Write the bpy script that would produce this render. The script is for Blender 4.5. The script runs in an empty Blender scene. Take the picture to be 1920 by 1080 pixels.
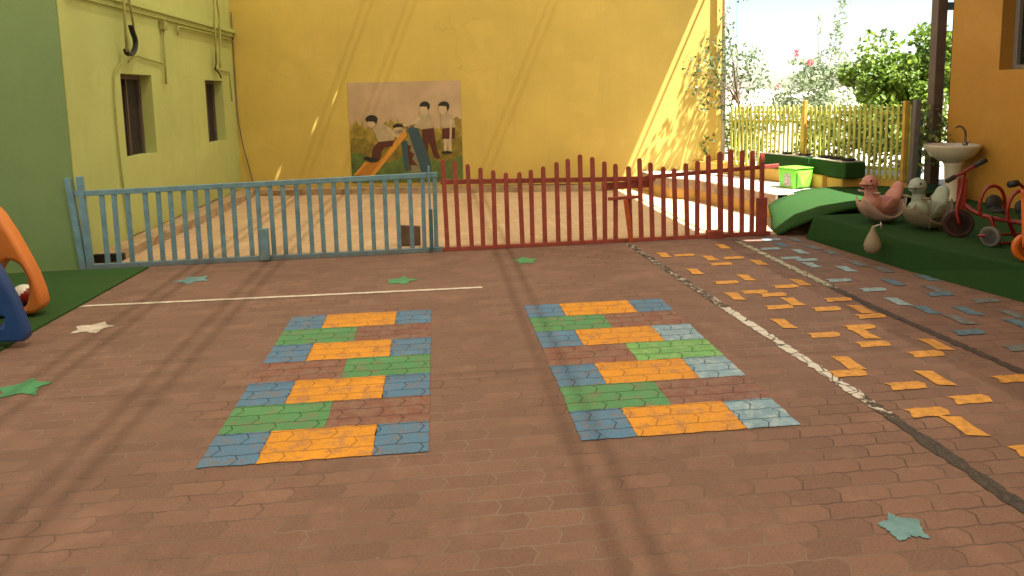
import bpy, bmesh, math, random
from mathutils import Vector, Matrix
R = math.radians
C = bpy.context.scene.collection
random.seed(7)

# ------------------------------------------------------------------ camera
def setup_camera():
    yaw, pitch, roll = R(5.95), R(7.0), R(1.2)
    f = Vector((math.sin(yaw)*math.cos(pitch), math.cos(yaw)*math.cos(pitch), -math.sin(pitch)))
    r0 = Vector((math.cos(yaw), -math.sin(yaw), 0)); u0 = r0.cross(f)
    r = r0*math.cos(roll) - u0*math.sin(roll); u = u0*math.cos(roll) + r0*math.sin(roll)
    cd = bpy.data.cameras.new('camera'); cam = bpy.data.objects.new('camera', cd); C.objects.link(cam)
    cam.matrix_world = Matrix(((r.x, u.x, -f.x, 0), (r.y, u.y, -f.y, 0), (r.z, u.z, -f.z, 1.6), (0, 0, 0, 1)))
    cd.sensor_width = 36; cd.lens = 36*1350/1920; cd.shift_y = -200/1920
    cd.clip_start = .05; cd.clip_end = 3000
    bpy.context.scene.camera = cam
setup_camera()

# ------------------------------------------------------------------ sky, sun, exposure
SUN = Vector((.42, -.30, 1.0)).normalized()
EL = math.asin(SUN.z); AZ = math.atan2(SUN.x, SUN.y)
w = bpy.data.worlds.new('World'); bpy.context.scene.world = w; w.use_nodes = True
nt = w.node_tree; nt.nodes.clear()
sky = nt.nodes.new('ShaderNodeTexSky'); sky.sky_type = 'NISHITA'; sky.sun_disc = False
sky.sun_elevation = EL; sky.sun_rotation = AZ; sky.air_density = 1.0; sky.dust_density = .6; sky.ozone_density = 1.0
bg = nt.nodes.new('ShaderNodeBackground'); bg.inputs[1].default_value = .05
wo = nt.nodes.new('ShaderNodeOutputWorld')
nt.links.new(sky.outputs[0], bg.inputs[0]); nt.links.new(bg.outputs[0], wo.inputs[0])
sd = bpy.data.lights.new('sun', 'SUN'); sd.energy = 5.0; sd.angle = R(.6); sd.color = (1, .95, .86)
so = bpy.data.objects.new('sun', sd); C.objects.link(so); so.location = (6, -4, 12)
so.rotation_euler = SUN.to_track_quat('Z', 'Y').to_euler()
vs = bpy.context.scene.view_settings
vs.view_transform = 'Standard'; vs.look = 'None'; vs.gamma = 1; vs.use_curve_mapping = False; vs.exposure = 2.3

# ------------------------------------------------------------------ materials
def newmat(name):
    m = bpy.data.materials.new(name); m.use_nodes = True
    n = m.node_tree; b = n.nodes['Principled BSDF']
    return m, n, b
def N(n, t, **k):
    o = n.nodes.new(t)
    for a, v in k.items():
        setattr(o, a, v)
    return o
def coord(n):
    return N(n, 'ShaderNodeNewGeometry').outputs['Position']
def mathn(n, op, a, b=None, c=None):
    o = N(n, 'ShaderNodeMath', operation=op)
    for i, v in enumerate((a, b, c)):
        if v is None: continue
        if isinstance(v, (int, float)): o.inputs[i].default_value = v
        else: n.links.new(v, o.inputs[i])
    return o.outputs[0]
def ramp(n, fac, stops):
    o = N(n, 'ShaderNodeValToRGB'); e = o.color_ramp.elements
    while len(e) < len(stops): e.new(.5)
    for i, (p, c) in enumerate(stops):
        e[i].position = p; e[i].color = tuple(c) + (1,) if len(c) == 3 else c
    n.links.new(fac, o.inputs[0]); return o.outputs[0]
def mix(n, fac, a, b, mode='MIX'):
    o = N(n, 'ShaderNodeMix', data_type='RGBA', blend_type=mode)
    for i, v in ((0, fac), (6, a), (7, b)):
        if isinstance(v, (int, float)): o.inputs[i].default_value = v
        elif isinstance(v, tuple): o.inputs[i].default_value = v + (1,)
        else: n.links.new(v, o.inputs[i])
    return o.outputs[2]
def noise(n, scale, detail=4, rough=.55, vec=None):
    o = N(n, 'ShaderNodeTexNoise'); o.inputs['Scale'].default_value = scale
    o.inputs['Detail'].default_value = detail; o.inputs['Roughness'].default_value = rough
    n.links.new(vec if vec is not None else coord(n), o.inputs['Vector']); return o.outputs[0]
def bump(n, b, h, strength=.3, dist=.01):
    o = N(n, 'ShaderNodeBump'); o.inputs['Strength'].default_value = strength; o.inputs['Distance'].default_value = dist
    n.links.new(h, o.inputs['Height']); n.links.new(o.outputs[0], b.inputs['Normal'])

def plain(name, col, rough=.6, var=.15, scale=6., bmp=0., bscale=60., metal=0., spec=.5):
    """paint / plastic / plaster with patchy tone"""
    m, n, b = newmat(name)
    d = tuple(c*(1-var) for c in col); l = tuple(min(1, c*(1+var)) for c in col)
    b.inputs['Roughness'].default_value = rough; b.inputs['Metallic'].default_value = metal
    b.inputs['Specular IOR Level'].default_value = spec
    f = noise(n, scale, 5, .6)
    n.links.new(ramp(n, f, [(.3, d), (.7, l)]), b.inputs['Base Color'])
    if bmp: bump(n, b, noise(n, bscale, 4), bmp, .004)
    return m

def wallpaint(name, col, dirt_or_bounce=(.22, .17, .09), base=.0, top=.9):
    """painted render: soft blotches, faint vertical streaks, dirt near the ground; on the green wall, painted-in light off the turf"""
    m, n, b = newmat(name); p = coord(n)
    mp = N(n, 'ShaderNodeMapping'); mp.inputs['Scale'].default_value = (1, 1, .12); n.links.new(p, mp.inputs[0])
    f1 = noise(n, .9, 6, .6); f2 = noise(n, 7, 3, .6, mp.outputs[0])
    c = ramp(n, f1, [(.25, tuple(v*.86 for v in col)), (.75, tuple(min(1, v*1.08) for v in col))])
    c = mix(n, mathn(n, 'MULTIPLY', ramp(n, f2, [(.5, (0,)*3), (.8, (1,)*3)]), .16), c, tuple(v*.6 for v in col))
    dv = N(n, 'ShaderNodeVectorMath', operation='MULTIPLY_ADD'); nz = N(n, 'ShaderNodeTexNoise'); nz.inputs['Scale'].default_value = 2.5; nz.inputs['Detail'].default_value = 5
    n.links.new(p, nz.inputs['Vector']); n.links.new(nz.outputs['Color'], dv.inputs[0]); dv.inputs[1].default_value = (.5, .5, .5); n.links.new(p, dv.inputs[2])
    vo = N(n, 'ShaderNodeTexVoronoi'); vo.feature = 'DISTANCE_TO_EDGE'; vo.inputs['Scale'].default_value = .55; n.links.new(dv.outputs[0], vo.inputs['Vector'])
    ck = mathn(n, 'MULTIPLY', ramp(n, vo.outputs[0], [(.001, (1,)*3), (.006, (0,)*3)]), ramp(n, noise(n, .8, 2), [(.54, (0,)*3), (.62, (.2,)*3)]))
    c = mix(n, ck, c, tuple(v*.35 for v in col))
    c = mix(n, ramp(n, noise(n, 1.7, 2, .4), [(.62, (0,)*3), (.64, (.14,)*3)]), c, tuple(min(1, v*1.25+.03) for v in col))
    sp = N(n, 'ShaderNodeSeparateXYZ'); n.links.new(p, sp.inputs[0])
    h = N(n, 'ShaderNodeMapRange'); h.inputs[1].default_value = base; h.inputs[2].default_value = top
    h.inputs[3].default_value = 1; h.inputs[4].default_value = 0; n.links.new(sp.outputs[2], h.inputs[0])
    k = mathn(n, 'MULTIPLY', mathn(n, 'POWER', h.outputs[0], 3), noise(n, 5, 5, .7))
    c = mix(n, mathn(n, 'MULTIPLY', k, .8), c, dirt_or_bounce)
    n.links.new(c, b.inputs['Base Color']); b.inputs['Roughness'].default_value = .75
    bump(n, b, noise(n, 45, 5, .7), .25, .004)
    return m

def paver(name, ca, cb, joint, joint2=None, stain=(.2, .12, .09), stainamt=.5, wear=None, wearamt=0., rough=.75, tint=None):
    """interlocking zig-zag block paving, blocks .2 x .1 m laid in courses along X"""
    m, n, b = newmat(name); p = coord(n)
    s = N(n, 'ShaderNodeSeparateXYZ'); n.links.new(p, s.inputs[0]); x, y = s.outputs[0], s.outputs[1]
    px = mathn(n, 'PINGPONG', mathn(n, 'ADD', y, 50), .0515)
    x2 = mathn(n, 'ADD', x, mathn(n, 'MULTIPLY', px, .5))
    py = mathn(n, 'PINGPONG', mathn(n, 'ADD', x, 50), .0515)
    y2 = mathn(n, 'ADD', y, mathn(n, 'MULTIPLY', py, .14))
    cmb = N(n, 'ShaderNodeCombineXYZ'); n.links.new(x2, cmb.inputs[0]); n.links.new(y2, cmb.inputs[1])
    br = N(n, 'ShaderNodeTexBrick'); br.inputs['Scale'].default_value = 1
    br.inputs['Brick Width'].default_value = .206; br.inputs['Row Height'].default_value = .103
    br.inputs['Mortar Size'].default_value = .0045; br.inputs['Mortar Smooth'].default_value = .35
    br.inputs['Color1'].default_value = tuple(ca)+(1,); br.inputs['Color2'].default_value = tuple(cb)+(1,)
    br.inputs['Mortar'].default_value = (0, 0, 0, 1); br.offset = .5
    n.links.new(cmb.outputs[0], br.inputs['Vector'])
    col = br.outputs['Color']; fac = br.outputs['Fac']
    # fine grain of the concrete
    g = noise(n, 90, 3, .7)
    col = mix(n, .35, col, ramp(n, g, [(.3, tuple(v*.55 for v in ca)), (.7, tuple(min(1, v*1.5) for v in ca))]))
    st = noise(n, .75, 7, .65)
    col = mix(n, mathn(n, 'MULTIPLY', ramp(n, st, [(.42, (0,)*3), (.7, (1,)*3)]), stainamt), col, stain)
    st2 = noise(n, 3.1, 6, .7)
    col = mix(n, mathn(n, 'MULTIPLY', ramp(n, st2, [(.52, (0,)*3), (.72, (1,)*3)]), .35), col, tuple(min(1, v*1.7) for v in ca))
    if wear:
        wv = mathn(n, 'MULTIPLY', ramp(n, noise(n, 11, 6, .75), [(.56-wearamt*.35, (0,)*3), (.66-wearamt*.3, (1,)*3)]), min(1, .55+wearamt))
        wv = mathn(n, 'MAXIMUM', wv, mathn(n, 'MULTIPLY', ramp(n, noise(n, 33, 4, .8), [(.6, (0,)*3), (.66, (1,)*3)]), .55))
        col = mix(n, wv, col, wear)
    ch = ramp(n, noise(n, 42, 3, .8), [(.69, (0,)*3), (.74, (.8,)*3)]); col = mix(n, ch, col, tuple(min(1, v*2.1+.03) for v in ca))
    dk = ramp(n, noise(n, 17, 4, .7), [(.68, (0,)*3), (.76, (.7,)*3)]); col = mix(n, dk, col, tuple(v*.4 for v in ca))
    j = joint if not joint2 else ramp(n, noise(n, .55, 5, .7), [(.40, joint), (.56, joint2)])
    col = mix(n, mathn(n, 'MULTIPLY', fac, .7), col, j)
    n.links.new(col, b.inputs['Base Color']); b.inputs['Roughness'].default_value = rough
    b.inputs['Specular IOR Level'].default_value = .35
    hh = mathn(n, 'ADD', mathn(n, 'MULTIPLY', mathn(n, 'SUBTRACT', 1, fac), 1.0), mathn(n, 'MULTIPLY', g, .12))
    bump(n, b, hh, .55, .006)
    return m

M = {}
M['paver'] = paver('paver_red', (.198, .108, .079), (.13, .072, .055), (.10, .057, .043), (.27, .19, .15), stain=(.13, .076, .056))
M['paver_sand'] = paver('paver_sandy', (.50, .35, .22), (.45, .30, .18), (.30, .2, .12), (.5, .36, .22), stain=(.36, .23, .13), stainamt=.35)
M['p_orange'] = paver('paint_orange', (.6, .25, .014), (.56, .23, .014), (.4, .16, .02), stain=(.4, .17, .03), stainamt=.4, wear=(.30, .14, .07), wearamt=.15, rough=.6)
M['p_yellow'] = paver('paint_yellow', (.60, .28, .04), (.55, .25, .04), (.42, .2, .04), stain=(.42, .2, .06), stainamt=.3, wear=(.3, .15, .07), wearamt=.1, rough=.6)
M['p_blue'] = paver('paint_blue', (.07, .175, .31), (.06, .15, .27), (.02, .06, .12), stain=(.09, .12, .13), stainamt=.35, wear=(.17, .13, .12), wearamt=.15, rough=.6)
M['p_blue_pale'] = paver('paint_blue_pale', (.19, .31, .40), (.13, .24, .34), (.02, .07, .14), stain=(.14, .2, .22), stainamt=.35, wear=(.36, .43, .46), wearamt=.2, rough=.6)  # paler blue for the right-hand squares of one grid
M['p_green'] = paver('paint_green', (.065, .235, .095), (.055, .2, .08), (.02, .09, .03), stain=(.1, .15, .07), stainamt=.35, wear=(.17, .15, .09), wearamt=.15, rough=.6)
M['p_green_pale'] = paver('paint_green_pale', (.14, .33, .09), (.1, .29, .1), (.02, .11, .04), stain=(.1, .22, .08), stainamt=.3, wear=(.26, .4, .2), wearamt=.15, rough=.6)  # paler green for the right-hand square of the same grid
M['p_red'] = paver('paint_red_faded', (.2, .075, .055), (.165, .07, .052), (.075, .035, .03), stain=(.11, .055, .045), wear=(.2, .12, .09), wearamt=.3, rough=.6)
M['p_teal'] = paver('paint_teal_faded', (.13, .19, .2), (.1, .16, .18), (.07, .07, .06), stain=(.12, .12, .1), stainamt=.5, wear=(.18, .105, .07), wearamt=.4, rough=.6)
M['p_white'] = plain('paint_white', (.55, .48, .42), .6, .25, 14, .2)
M['p_star_green'] = plain('paint_star_green', (.06, .24, .1), .6, .25, 14, .2)
M['p_star_blue'] = plain('paint_star_blue', (.12, .24, .26), .6, .3, 14, .2)

M['yellow_wall'] = wallpaint('yellow_render', (.62, .465, .11), (.35, .2, .08))
M['lime_wall'] = wallpaint('lime_render', (.43, .48, .16), (.3, .27, .1))
M['green_wall'] = wallpaint('green_render', (.165, .25, .095), (.12, .25, .05))  # greener foot colour paints in light bounced off the turf
M['orange_wall'] = wallpaint('orange_render', (.46, .22, .028), (.3, .16, .05))
M['lime_reveal'] = wallpaint('lime_reveal', (.42, .42, .12))
M['concrete'] = plain('concrete', (.46, .42, .36), .85, .2, 4, .4, 40)
M['coping'] = plain('stone_coping', (.27, .2, .14), .85, .35, 9, .5, 40)
M['ledge'] = plain('dusty_ledge', (.36, .25, .14), .9, .3, 7, .5, 40)
M['curb_yellow'] = wallpaint('curb_yellow', (.6, .36, .07), (.3, .17, .07), .2, .5)
def turf(name, c):
    m, n, b = newmat(name)
    f = noise(n, 260, 3, .8); f2 = noise(n, 2.2, 5, .6)
    col = ramp(n, f, [(.3, tuple(v*.45 for v in c)), (.7, tuple(v*1.6 for v in c))])
    col = mix(n, ramp(n, f2, [(.4, (0,)*3), (.75, (.5,)*3)]), col, (c[0]*1.6, c[1]*.95, c[2]*1.1))
    n.links.new(col, b.inputs['Base Color']); b.inputs['Roughness'].default_value = .95
    b.inputs['Specular IOR Level'].default_value = .15
    bump(n, b, f, .7, .008)
    return m
M['turf'] = turf('artificial_turf', (.032, .085, .022))
M['turf_ramp'] = turf('artificial_turf_ramp', (.018, .06, .013))
M['turf_platform'] = turf('artificial_turf_platform', (.018, .06, .015))
M['blue_metal'] = plain('blue_paint', (.15, .27, .33), .5, .22, 12, .15, 120)
def rusty(name, col, rust=(.12, .045, .02), amt=.5):
    m, n, b = newmat(name); f = noise(n, 9, 6, .65)
    c = ramp(n, f, [(.3, tuple(v*.75 for v in col)), (.7, tuple(min(1, v*1.2) for v in col))])
    c = mix(n, ramp(n, noise(n, 30, 6, .8), [(.58, (0,)*3), (.66, (amt,)*3)]), c, rust)
    sp = N(n, 'ShaderNodeSeparateXYZ'); n.links.new(coord(n), sp.inputs[0])
    k = mathn(n, 'MULTIPLY', mathn(n, 'SUBTRACT', 1, mathn(n, 'MULTIPLY', sp.outputs[2], 6)), noise(n, 22, 5, .7)); k = mathn(n, 'MAXIMUM', k, 0)
    c = mix(n, mathn(n, 'MULTIPLY', k, .9), c, (.14, .09, .06))
    n.links.new(c, b.inputs['Base Color']); b.inputs['Roughness'].default_value = .5; bump(n, b, noise(n, 70, 4, .7), .3, .003); return m
M['blue_metal'] = rusty('blue_paint_rusty', (.14, .27, .34)); M['red_metal'] = rusty('red_paint_rusty', (.33, .075, .055), (.08, .025, .015))
M['blue_dark'] = plain('dark_teal_paint', (.05, .13, .16), .5, .2, 12)
M['red_metal'] = plain('red_paint', (.29, .06, .042), .5, .22, 12, .15, 120)
M['orange_metal'] = plain('orange_red_paint', (.42, .08, .015), .5, .2, 12)
M['picket'] = plain('yellow_green_wood', (.43, .43, .09), .7, .3, 9, .3, 60)
M['picket_post'] = plain('ochre_post', (.5, .3, .05), .7, .2, 9)
M['grey_post'] = plain('grey_post', (.13, .12, .115), .6, .15, 5)
M['brown_post'] = plain('brown_post', (.11, .075, .058), .6, .2, 5)
M['pale_pipe'] = plain('pale_grey_pipe', (.4, .38, .34), .6, .15, 5)
M['lime_pipe'] = plain('lime_painted_pipe', (.31, .3, .09), .6, .2, 9)
M['black'] = plain('black_rubber', (.012, .012, .012), .6, .2, 9)
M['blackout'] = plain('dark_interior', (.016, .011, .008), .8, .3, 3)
M['glass'] = plain('dark_glass', (.02, .02, .02), .12, .1, 3)
M['alu'] = plain('aluminium', (.28, .26, .24), .4, .1, 5, metal=.3)
M['brown_wood'] = plain('brown_board', (.11, .065, .035), .8, .3, 9, .3)
M['ceramic'] = plain('cream_ceramic', (.56, .5, .4), .22, .08, 4)
M['chrome'] = plain('dark_chrome', (.2, .17, .14), .25, .1, 4, metal=.9)
M['t_orange'] = plain('orange_plastic', (.62, .19, .04), .38, .12, 2.5, .06, 300)
M['t_blue'] = plain('navy_plastic', (.012, .05, .19), .38, .12, 2.5, .06, 300)
M['t_pink'] = plain('salmon_plastic', (.43, .18, .145), .45, .15, 8)
M['t_pinkpale'] = plain('pale_pink_plastic', (.4, .26, .21), .5, .2, 8)
M['t_grey'] = plain('sage_plastic', (.27, .32, .26), .5, .18, 8)
M['t_beige'] = plain('beige_plastic', (.24, .19, .13), .5, .2, 8)
M['t_red'] = plain('red_enamel', (.2, .01, .008), .32, .12, 9)
M['t_darkred'] = plain('dark_red_rubber', (.035, .009, .008), .55, .2, 9)
M['t_orange2'] = plain('orange_enamel', (.55, .12, .012), .35, .12, 9)
M['greyrubber'] = plain('grey_rubber', (.11, .1, .09), .7, .2, 9)
M['white'] = plain('white_plastic', (.7, .68, .62), .4, .08, 9)
M['lime_bin'] = plain('bright_green_plastic', (.18, .60, .05), .35, .08, 6)
M['soil'] = plain('dark_soil', (.02, .017, .012), .9, .4, 30, .8, 60)
M['bark'] = plain('bark', (.13, .09, .06), .9, .3, 20, .6, 60)
M['ground'] = plain('pale_earth', (.45, .38, .28), .95, .2, .6, .4, 8)

def leafmat(name, dark, light, trans=.35):
    m, n, b = newmat(name)
    g = N(n, 'ShaderNodeNewGeometry')
    col = ramp(n, g.outputs['Random Per Island'], [(0, dark), (.55, tuple((a+c)/2 for a, c in zip(dark, light))), (1, light)])
    n.links.new(col, b.inputs['Base Color']); b.inputs['Roughness'].default_value = .5
    t = N(n, 'ShaderNodeBsdfTranslucent'); n.links.new(col, t.inputs[0])
    mx = N(n, 'ShaderNodeMixShader'); mx.inputs[0].default_value = trans
    n.links.new(b.outputs[0], mx.inputs[1]); n.links.new(t.outputs[0], mx.inputs[2])
    n.links.new(mx.outputs[0], n.nodes['Material Output'].inputs[0])
    return m
M['leaf_bush'] = leafmat('bush_leaves', (.05, .11, .015), (.34, .48, .07))
M['leaf_vine'] = leafmat('vine_leaves', (.05, .09, .03), (.3, .38, .2))
M['leaf_pale'] = leafmat('pale_leaves', (.16, .22, .1), (.5, .56, .38), .5)
M['leaf_hedge'] = leafmat('hedge_leaves', (.06, .1, .02), (.4, .45, .12), .45)
M['flower'] = leafmat('red_flowers', (.55, .12, .16), (.75, .25, .3), .4)

def netmat():
    """woven shade cloth: lets a share of the sun straight through, scatters the rest"""
    m, n, b = newmat('shade_cloth')
    b.inputs['Base Color'].default_value = (.5, .42, .3, 1); b.inputs['Roughness'].default_value = .9
    tl = N(n, 'ShaderNodeBsdfTranslucent'); tl.inputs[0].default_value = (.34, .29, .205, 1)
    a = N(n, 'ShaderNodeMixShader'); a.inputs[0].default_value = .6
    n.links.new(b.outputs[0], a.inputs[1]); n.links.new(tl.outputs[0], a.inputs[2])
    tr = N(n, 'ShaderNodeBsdfTransparent'); tr.inputs[0].default_value = (1, .92, .74, 1)
    mx = N(n, 'ShaderNodeMixShader'); mx.inputs[0].default_value = .045
    n.links.new(a.outputs[0], mx.inputs[1]); n.links.new(tr.outputs[0], mx.inputs[2])
    n.links.new(mx.outputs[0], n.nodes['Material Output'].inputs[0])
    return m
M['net'] = netmat()

# ------------------------------------------------------------------ builders
def tag(o, label=None, cat=None, group=None, kind=None):
    if label: o['label'] = label
    if cat: o['category'] = cat
    if group: o['group'] = group
    if kind: o['kind'] = kind
    return o
def thing(name, label, cat, loc=(0, 0, 0), rz=0, group=None):
    o = bpy.data.objects.new(name, None); C.objects.link(o)
    o.location = loc; o.rotation_euler = (0, 0, rz); o.empty_display_size = .2
    return tag(o, label, cat, group)
def obj(name, bm, mat, parent=None, bevel=0, smooth=False, world=False):
    """link bm as one mesh. world=True: bm holds world coordinates although it has a parent"""
    if not isinstance(bm, bpy.types.Mesh):
        me = bpy.data.meshes.new(name); bmesh.ops.recalc_face_normals(bm, faces=bm.faces[:]); bm.to_mesh(me); bm.free()
    else:
        me = bm; me.name = name
    o = bpy.data.objects.new(name, me); C.objects.link(o)
    for mm in (mat if isinstance(mat, (list, tuple)) else [mat]): me.materials.append(mm)
    if smooth:
        for p in me.polygons: p.use_smooth = True
    if parent:
        o.parent = parent
        if world:
            pm = Matrix.Translation(parent.location) @ parent.rotation_euler.to_matrix().to_4x4()
            if parent.parent: pm = (Matrix.Translation(parent.parent.location) @ parent.parent.rotation_euler.to_matrix().to_4x4()) @ pm
            me.transform(pm.inverted())
    if bevel:
        md = o.modifiers.new('bevel', 'BEVEL'); md.width = bevel; md.segments = 2; md.limit_method = 'ANGLE'
    return o
def B(): return bmesh.new()
def box(bm, a, b, rz=0, piv=None):
    x0, y0, z0 = a; x1, y1, z1 = b
    vs = [bm.verts.new(p) for p in ((x0,y0,z0),(x1,y0,z0),(x1,y1,z0),(x0,y1,z0),(x0,y0,z1),(x1,y0,z1),(x1,y1,z1),(x0,y1,z1))]
    for f in ((0,3,2,1),(4,5,6,7),(0,1,5,4),(1,2,6,5),(2,3,7,6),(3,0,4,7)): bm.faces.new([vs[i] for i in f])
    if rz:
        bmesh.ops.rotate(bm, verts=vs, cent=piv or ((x0+x1)/2, (y0+y1)/2, z0), matrix=Matrix.Rotation(rz, 3, 'Z'))
    return vs
def bar(bm, p0, p1, wd, dp, up=(0, 0, 1)):
    """rectangular bar from p0 to p1; wd across, dp along 'up'-ish"""
    p0, p1 = Vector(p0), Vector(p1); d = (p1-p0).normalized()
    s = d.cross(Vector(up)).normalized(); u = s.cross(d).normalized()
    vs = []
    for p in (p0, p1):
        for a, b_ in ((-1,-1),(1,-1),(1,1),(-1,1)): vs.append(bm.verts.new(p + s*a*wd/2 + u*b_*dp/2))
    for f in ((3,2,1,0),(4,5,6,7),(0,1,5,4),(1,2,6,5),(2,3,7,6),(3,0,4,7)): bm.faces.new([vs[i] for i in f])
    return vs
def tube(bm, pts, r, seg=8, smoothn=0):
    pts = [Vector(p) for p in pts]
    for _ in range(smoothn):
        q = [pts[0]]
        for a, b_ in zip(pts, pts[1:]): q += [a*.75+b_*.25, a*.25+b_*.75]
        pts = q + [pts[-1]]
    rr = r if isinstance(r, (list, tuple)) else [r]*len(pts)
    if len(rr) != len(pts): rr = [rr[0] + (rr[-1]-rr[0])*i/(len(pts)-1) for i in range(len(pts))]
    rings = []; prev = None
    for i, p in enumerate(pts):
        t = (pts[min(i+1, len(pts)-1)] - pts[max(i-1, 0)]).normalized()
        if prev is None:
            s = t.orthogonal().normalized()
        else:
            s = (prev - t*prev.dot(t)).normalized()
        prev = s; u = t.cross(s)
        rings.append([bm.verts.new(p + (s*math.cos(a)+u*math.sin(a))*rr[i]) for a in [2*math.pi*k/seg for k in range(seg)]])
    for a, b_ in zip(rings, rings[1:]):
        for k in range(seg): bm.faces.new((a[k], a[(k+1) % seg], b_[(k+1) % seg], b_[k]))
    bm.faces.new(rings[0][::-1]); bm.faces.new(rings[-1])
def lathe(bm, prof, c=(0, 0, 0), seg=24, sx=1, sy=1, axis=None):
    rings = []; vs0 = []
    for r, z in prof:
        ring = [bm.verts.new((r*sx*math.cos(2*math.pi*k/seg), r*sy*math.sin(2*math.pi*k/seg), z)) for k in range(seg)]
        rings.append(ring); vs0 += ring
    for a, b_ in zip(rings, rings[1:]):
        for k in range(seg): bm.faces.new((a[k], a[(k+1) % seg], b_[(k+1) % seg], b_[k]))
    if prof[0][0] > 1e-4: bm.faces.new(rings[0][::-1])
    if prof[-1][0] > 1e-4: bm.faces.new(rings[-1])
    if axis is not None:
        q = Vector(axis).to_track_quat('Z', 'Y').to_matrix()
        bmesh.ops.rotate(bm, verts=vs0, cent=(0, 0, 0), matrix=q)
    bmesh.ops.translate(bm, verts=vs0, vec=c)
def prism(bm, poly, z0, z1):
    """vertical prism over an XY outline"""
    lo = [bm.verts.new((x, y, z0)) for x, y in poly]; hi = [bm.verts.new((x, y, z1)) for x, y in poly]
    bm.faces.new(lo[::-1]); bm.faces.new(hi); k = len(poly)
    for i in range(k): bm.faces.new((lo[i], lo[(i+1) % k], hi[(i+1) % k], hi[i]))
def sheet(bm, poly, z):
    bm.faces.new([bm.verts.new((x, y, z)) for x, y in poly])
def flat_panel(loops, thick, bevel=0.):
    """2D outline with holes, in XZ, extruded along Y; returns a mesh"""
    cu = bpy.data.curves.new('panel', 'CURVE'); cu.dimensions = '2D'; cu.fill_mode = 'BOTH'
    cu.extrude = thick/2-bevel; cu.bevel_depth = bevel; cu.bevel_resolution = 3; cu.offset = -bevel
    for lp in loops:
        s = cu.splines.new('POLY'); s.points.add(len(lp)-1); s.use_cyclic_u = True
        for i, (x, z) in enumerate(lp): s.points[i].co = (x, z, 0, 1)
    o = bpy.data.objects.new('panel', cu); C.objects.link(o)
    dg = bpy.context.evaluated_depsgraph_get(); me = bpy.data.meshes.new_from_object(o.evaluated_get(dg))
    me.transform(Matrix.Rotation(math.pi/2, 4, 'X'))
    bpy.data.objects.remove(o); bpy.data.curves.remove(cu)
    me.materials.clear()
    return me
def blob(parts, voxel=.012, smooth=8):
    """union of ellipsoids (centre, radii, rot) / capsules as one smooth skin"""
    bm = B()
    for c, rad, rot in parts:
        mt = Matrix.Translation(c) @ Matrix.Rotation(rot[2], 4, 'Z') @ Matrix.Rotation(rot[1], 4, 'Y') @ Matrix.Rotation(rot[0], 4, 'X') @ Matrix.Diagonal((*rad, 1))
        bmesh.ops.create_icosphere(bm, subdivisions=3, radius=1, matrix=mt)
    me = bpy.data.meshes.new('blob'); bm.to_mesh(me); bm.free()
    o = bpy.data.objects.new('blob', me); C.objects.link(o)
    r = o.modifiers.new('r', 'REMESH'); r.mode = 'VOXEL'; r.voxel_size = voxel
    s = o.modifiers.new('s', 'SMOOTH'); s.iterations = smooth; s.factor = .5
    dg = bpy.context.evaluated_depsgraph_get(); out = bpy.data.meshes.new_from_object(o.evaluated_get(dg))
    bpy.data.objects.remove(o); bpy.data.meshes.remove(me)
    return out

# ------------------------------------------------------------------ the setting
def struct(name, bm, mat, **k):
    o = obj(name, bm, mat, **k); o['kind'] = 'structure'; return o
def W(X): return 12.42 - .1725*(X+3.28)                # back wall line
def LW(Y): return -3.43 + .15*(Y-7.18)/5.24            # left wall line
def F(X): return 7.29 + .035*X                         # fence line
bm = B(); sheet(bm, [(-400, -400), (400, -400), (400, 900), (-400, 900)], -.02); struct('ground', bm, M['ground'])
bm = B(); sheet(bm, [(-9, -6), (7, -6), (7, F(7)+.02), (-9, F(-9)+.02)], 0); struct('paving', bm, M['paver'])
bm = B(); sheet(bm, [(-9, F(-9)+.02), (7, F(7)+.02), (7, 12.6), (-9, 13.6)], 0); struct('sandy_paving', bm, M['paver_sand'])
bm = B(); prism(bm, [(-9, -6), (-3.1, -6), (-2.87, 3), (-2.86, 5.3), (-2.79, 7.12), (-9, 7.0)], .001, .014); struct('turf_mat', bm, M['turf'])
# raised terrace behind the red fence
TP = [(6.6, 8.3), (4.12, 8.3), (3.71, 10.02), (3.42, 10.26), (3.33, 10.68), (3.28, W(3.28)+.05), (4.42, W(4.42)+.05), (6.8, 15), (9, 15), (9, 8.3)]
bm = B(); prism(bm, TP, 0, .295); t = struct('terrace', bm, M['curb_yellow'])
def inset(P, d):
    out = []
    for i, (x, y) in enumerate(P):
        out.append((x - d if 1 <= i <= 5 else x, y - (.006 if i in (3, 4) else 0)))
    return out
bm = B(); prism(bm, inset(TP, .025), .295, .30); prism(bm, [(4.12-.03, 8.3), (3.71-.03, 10.0), (3.42-.02, 10.235), (3.31, 10.68), (3.255, 11.25), (3.4, 11.25), (3.46, 10.68), (3.52, 10.35), (3.83, 10.07), (4.24, 8.3)], .16, .2945)
obj('coping', bm, M['coping'], t)
bm = B(); sheet(bm, [(x + (.0 if 1 <= i <= 5 else 0), y) for i, (x, y) in enumerate(TP)], .304); obj('terrace_floor', bm, M['concrete'], t)

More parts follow.
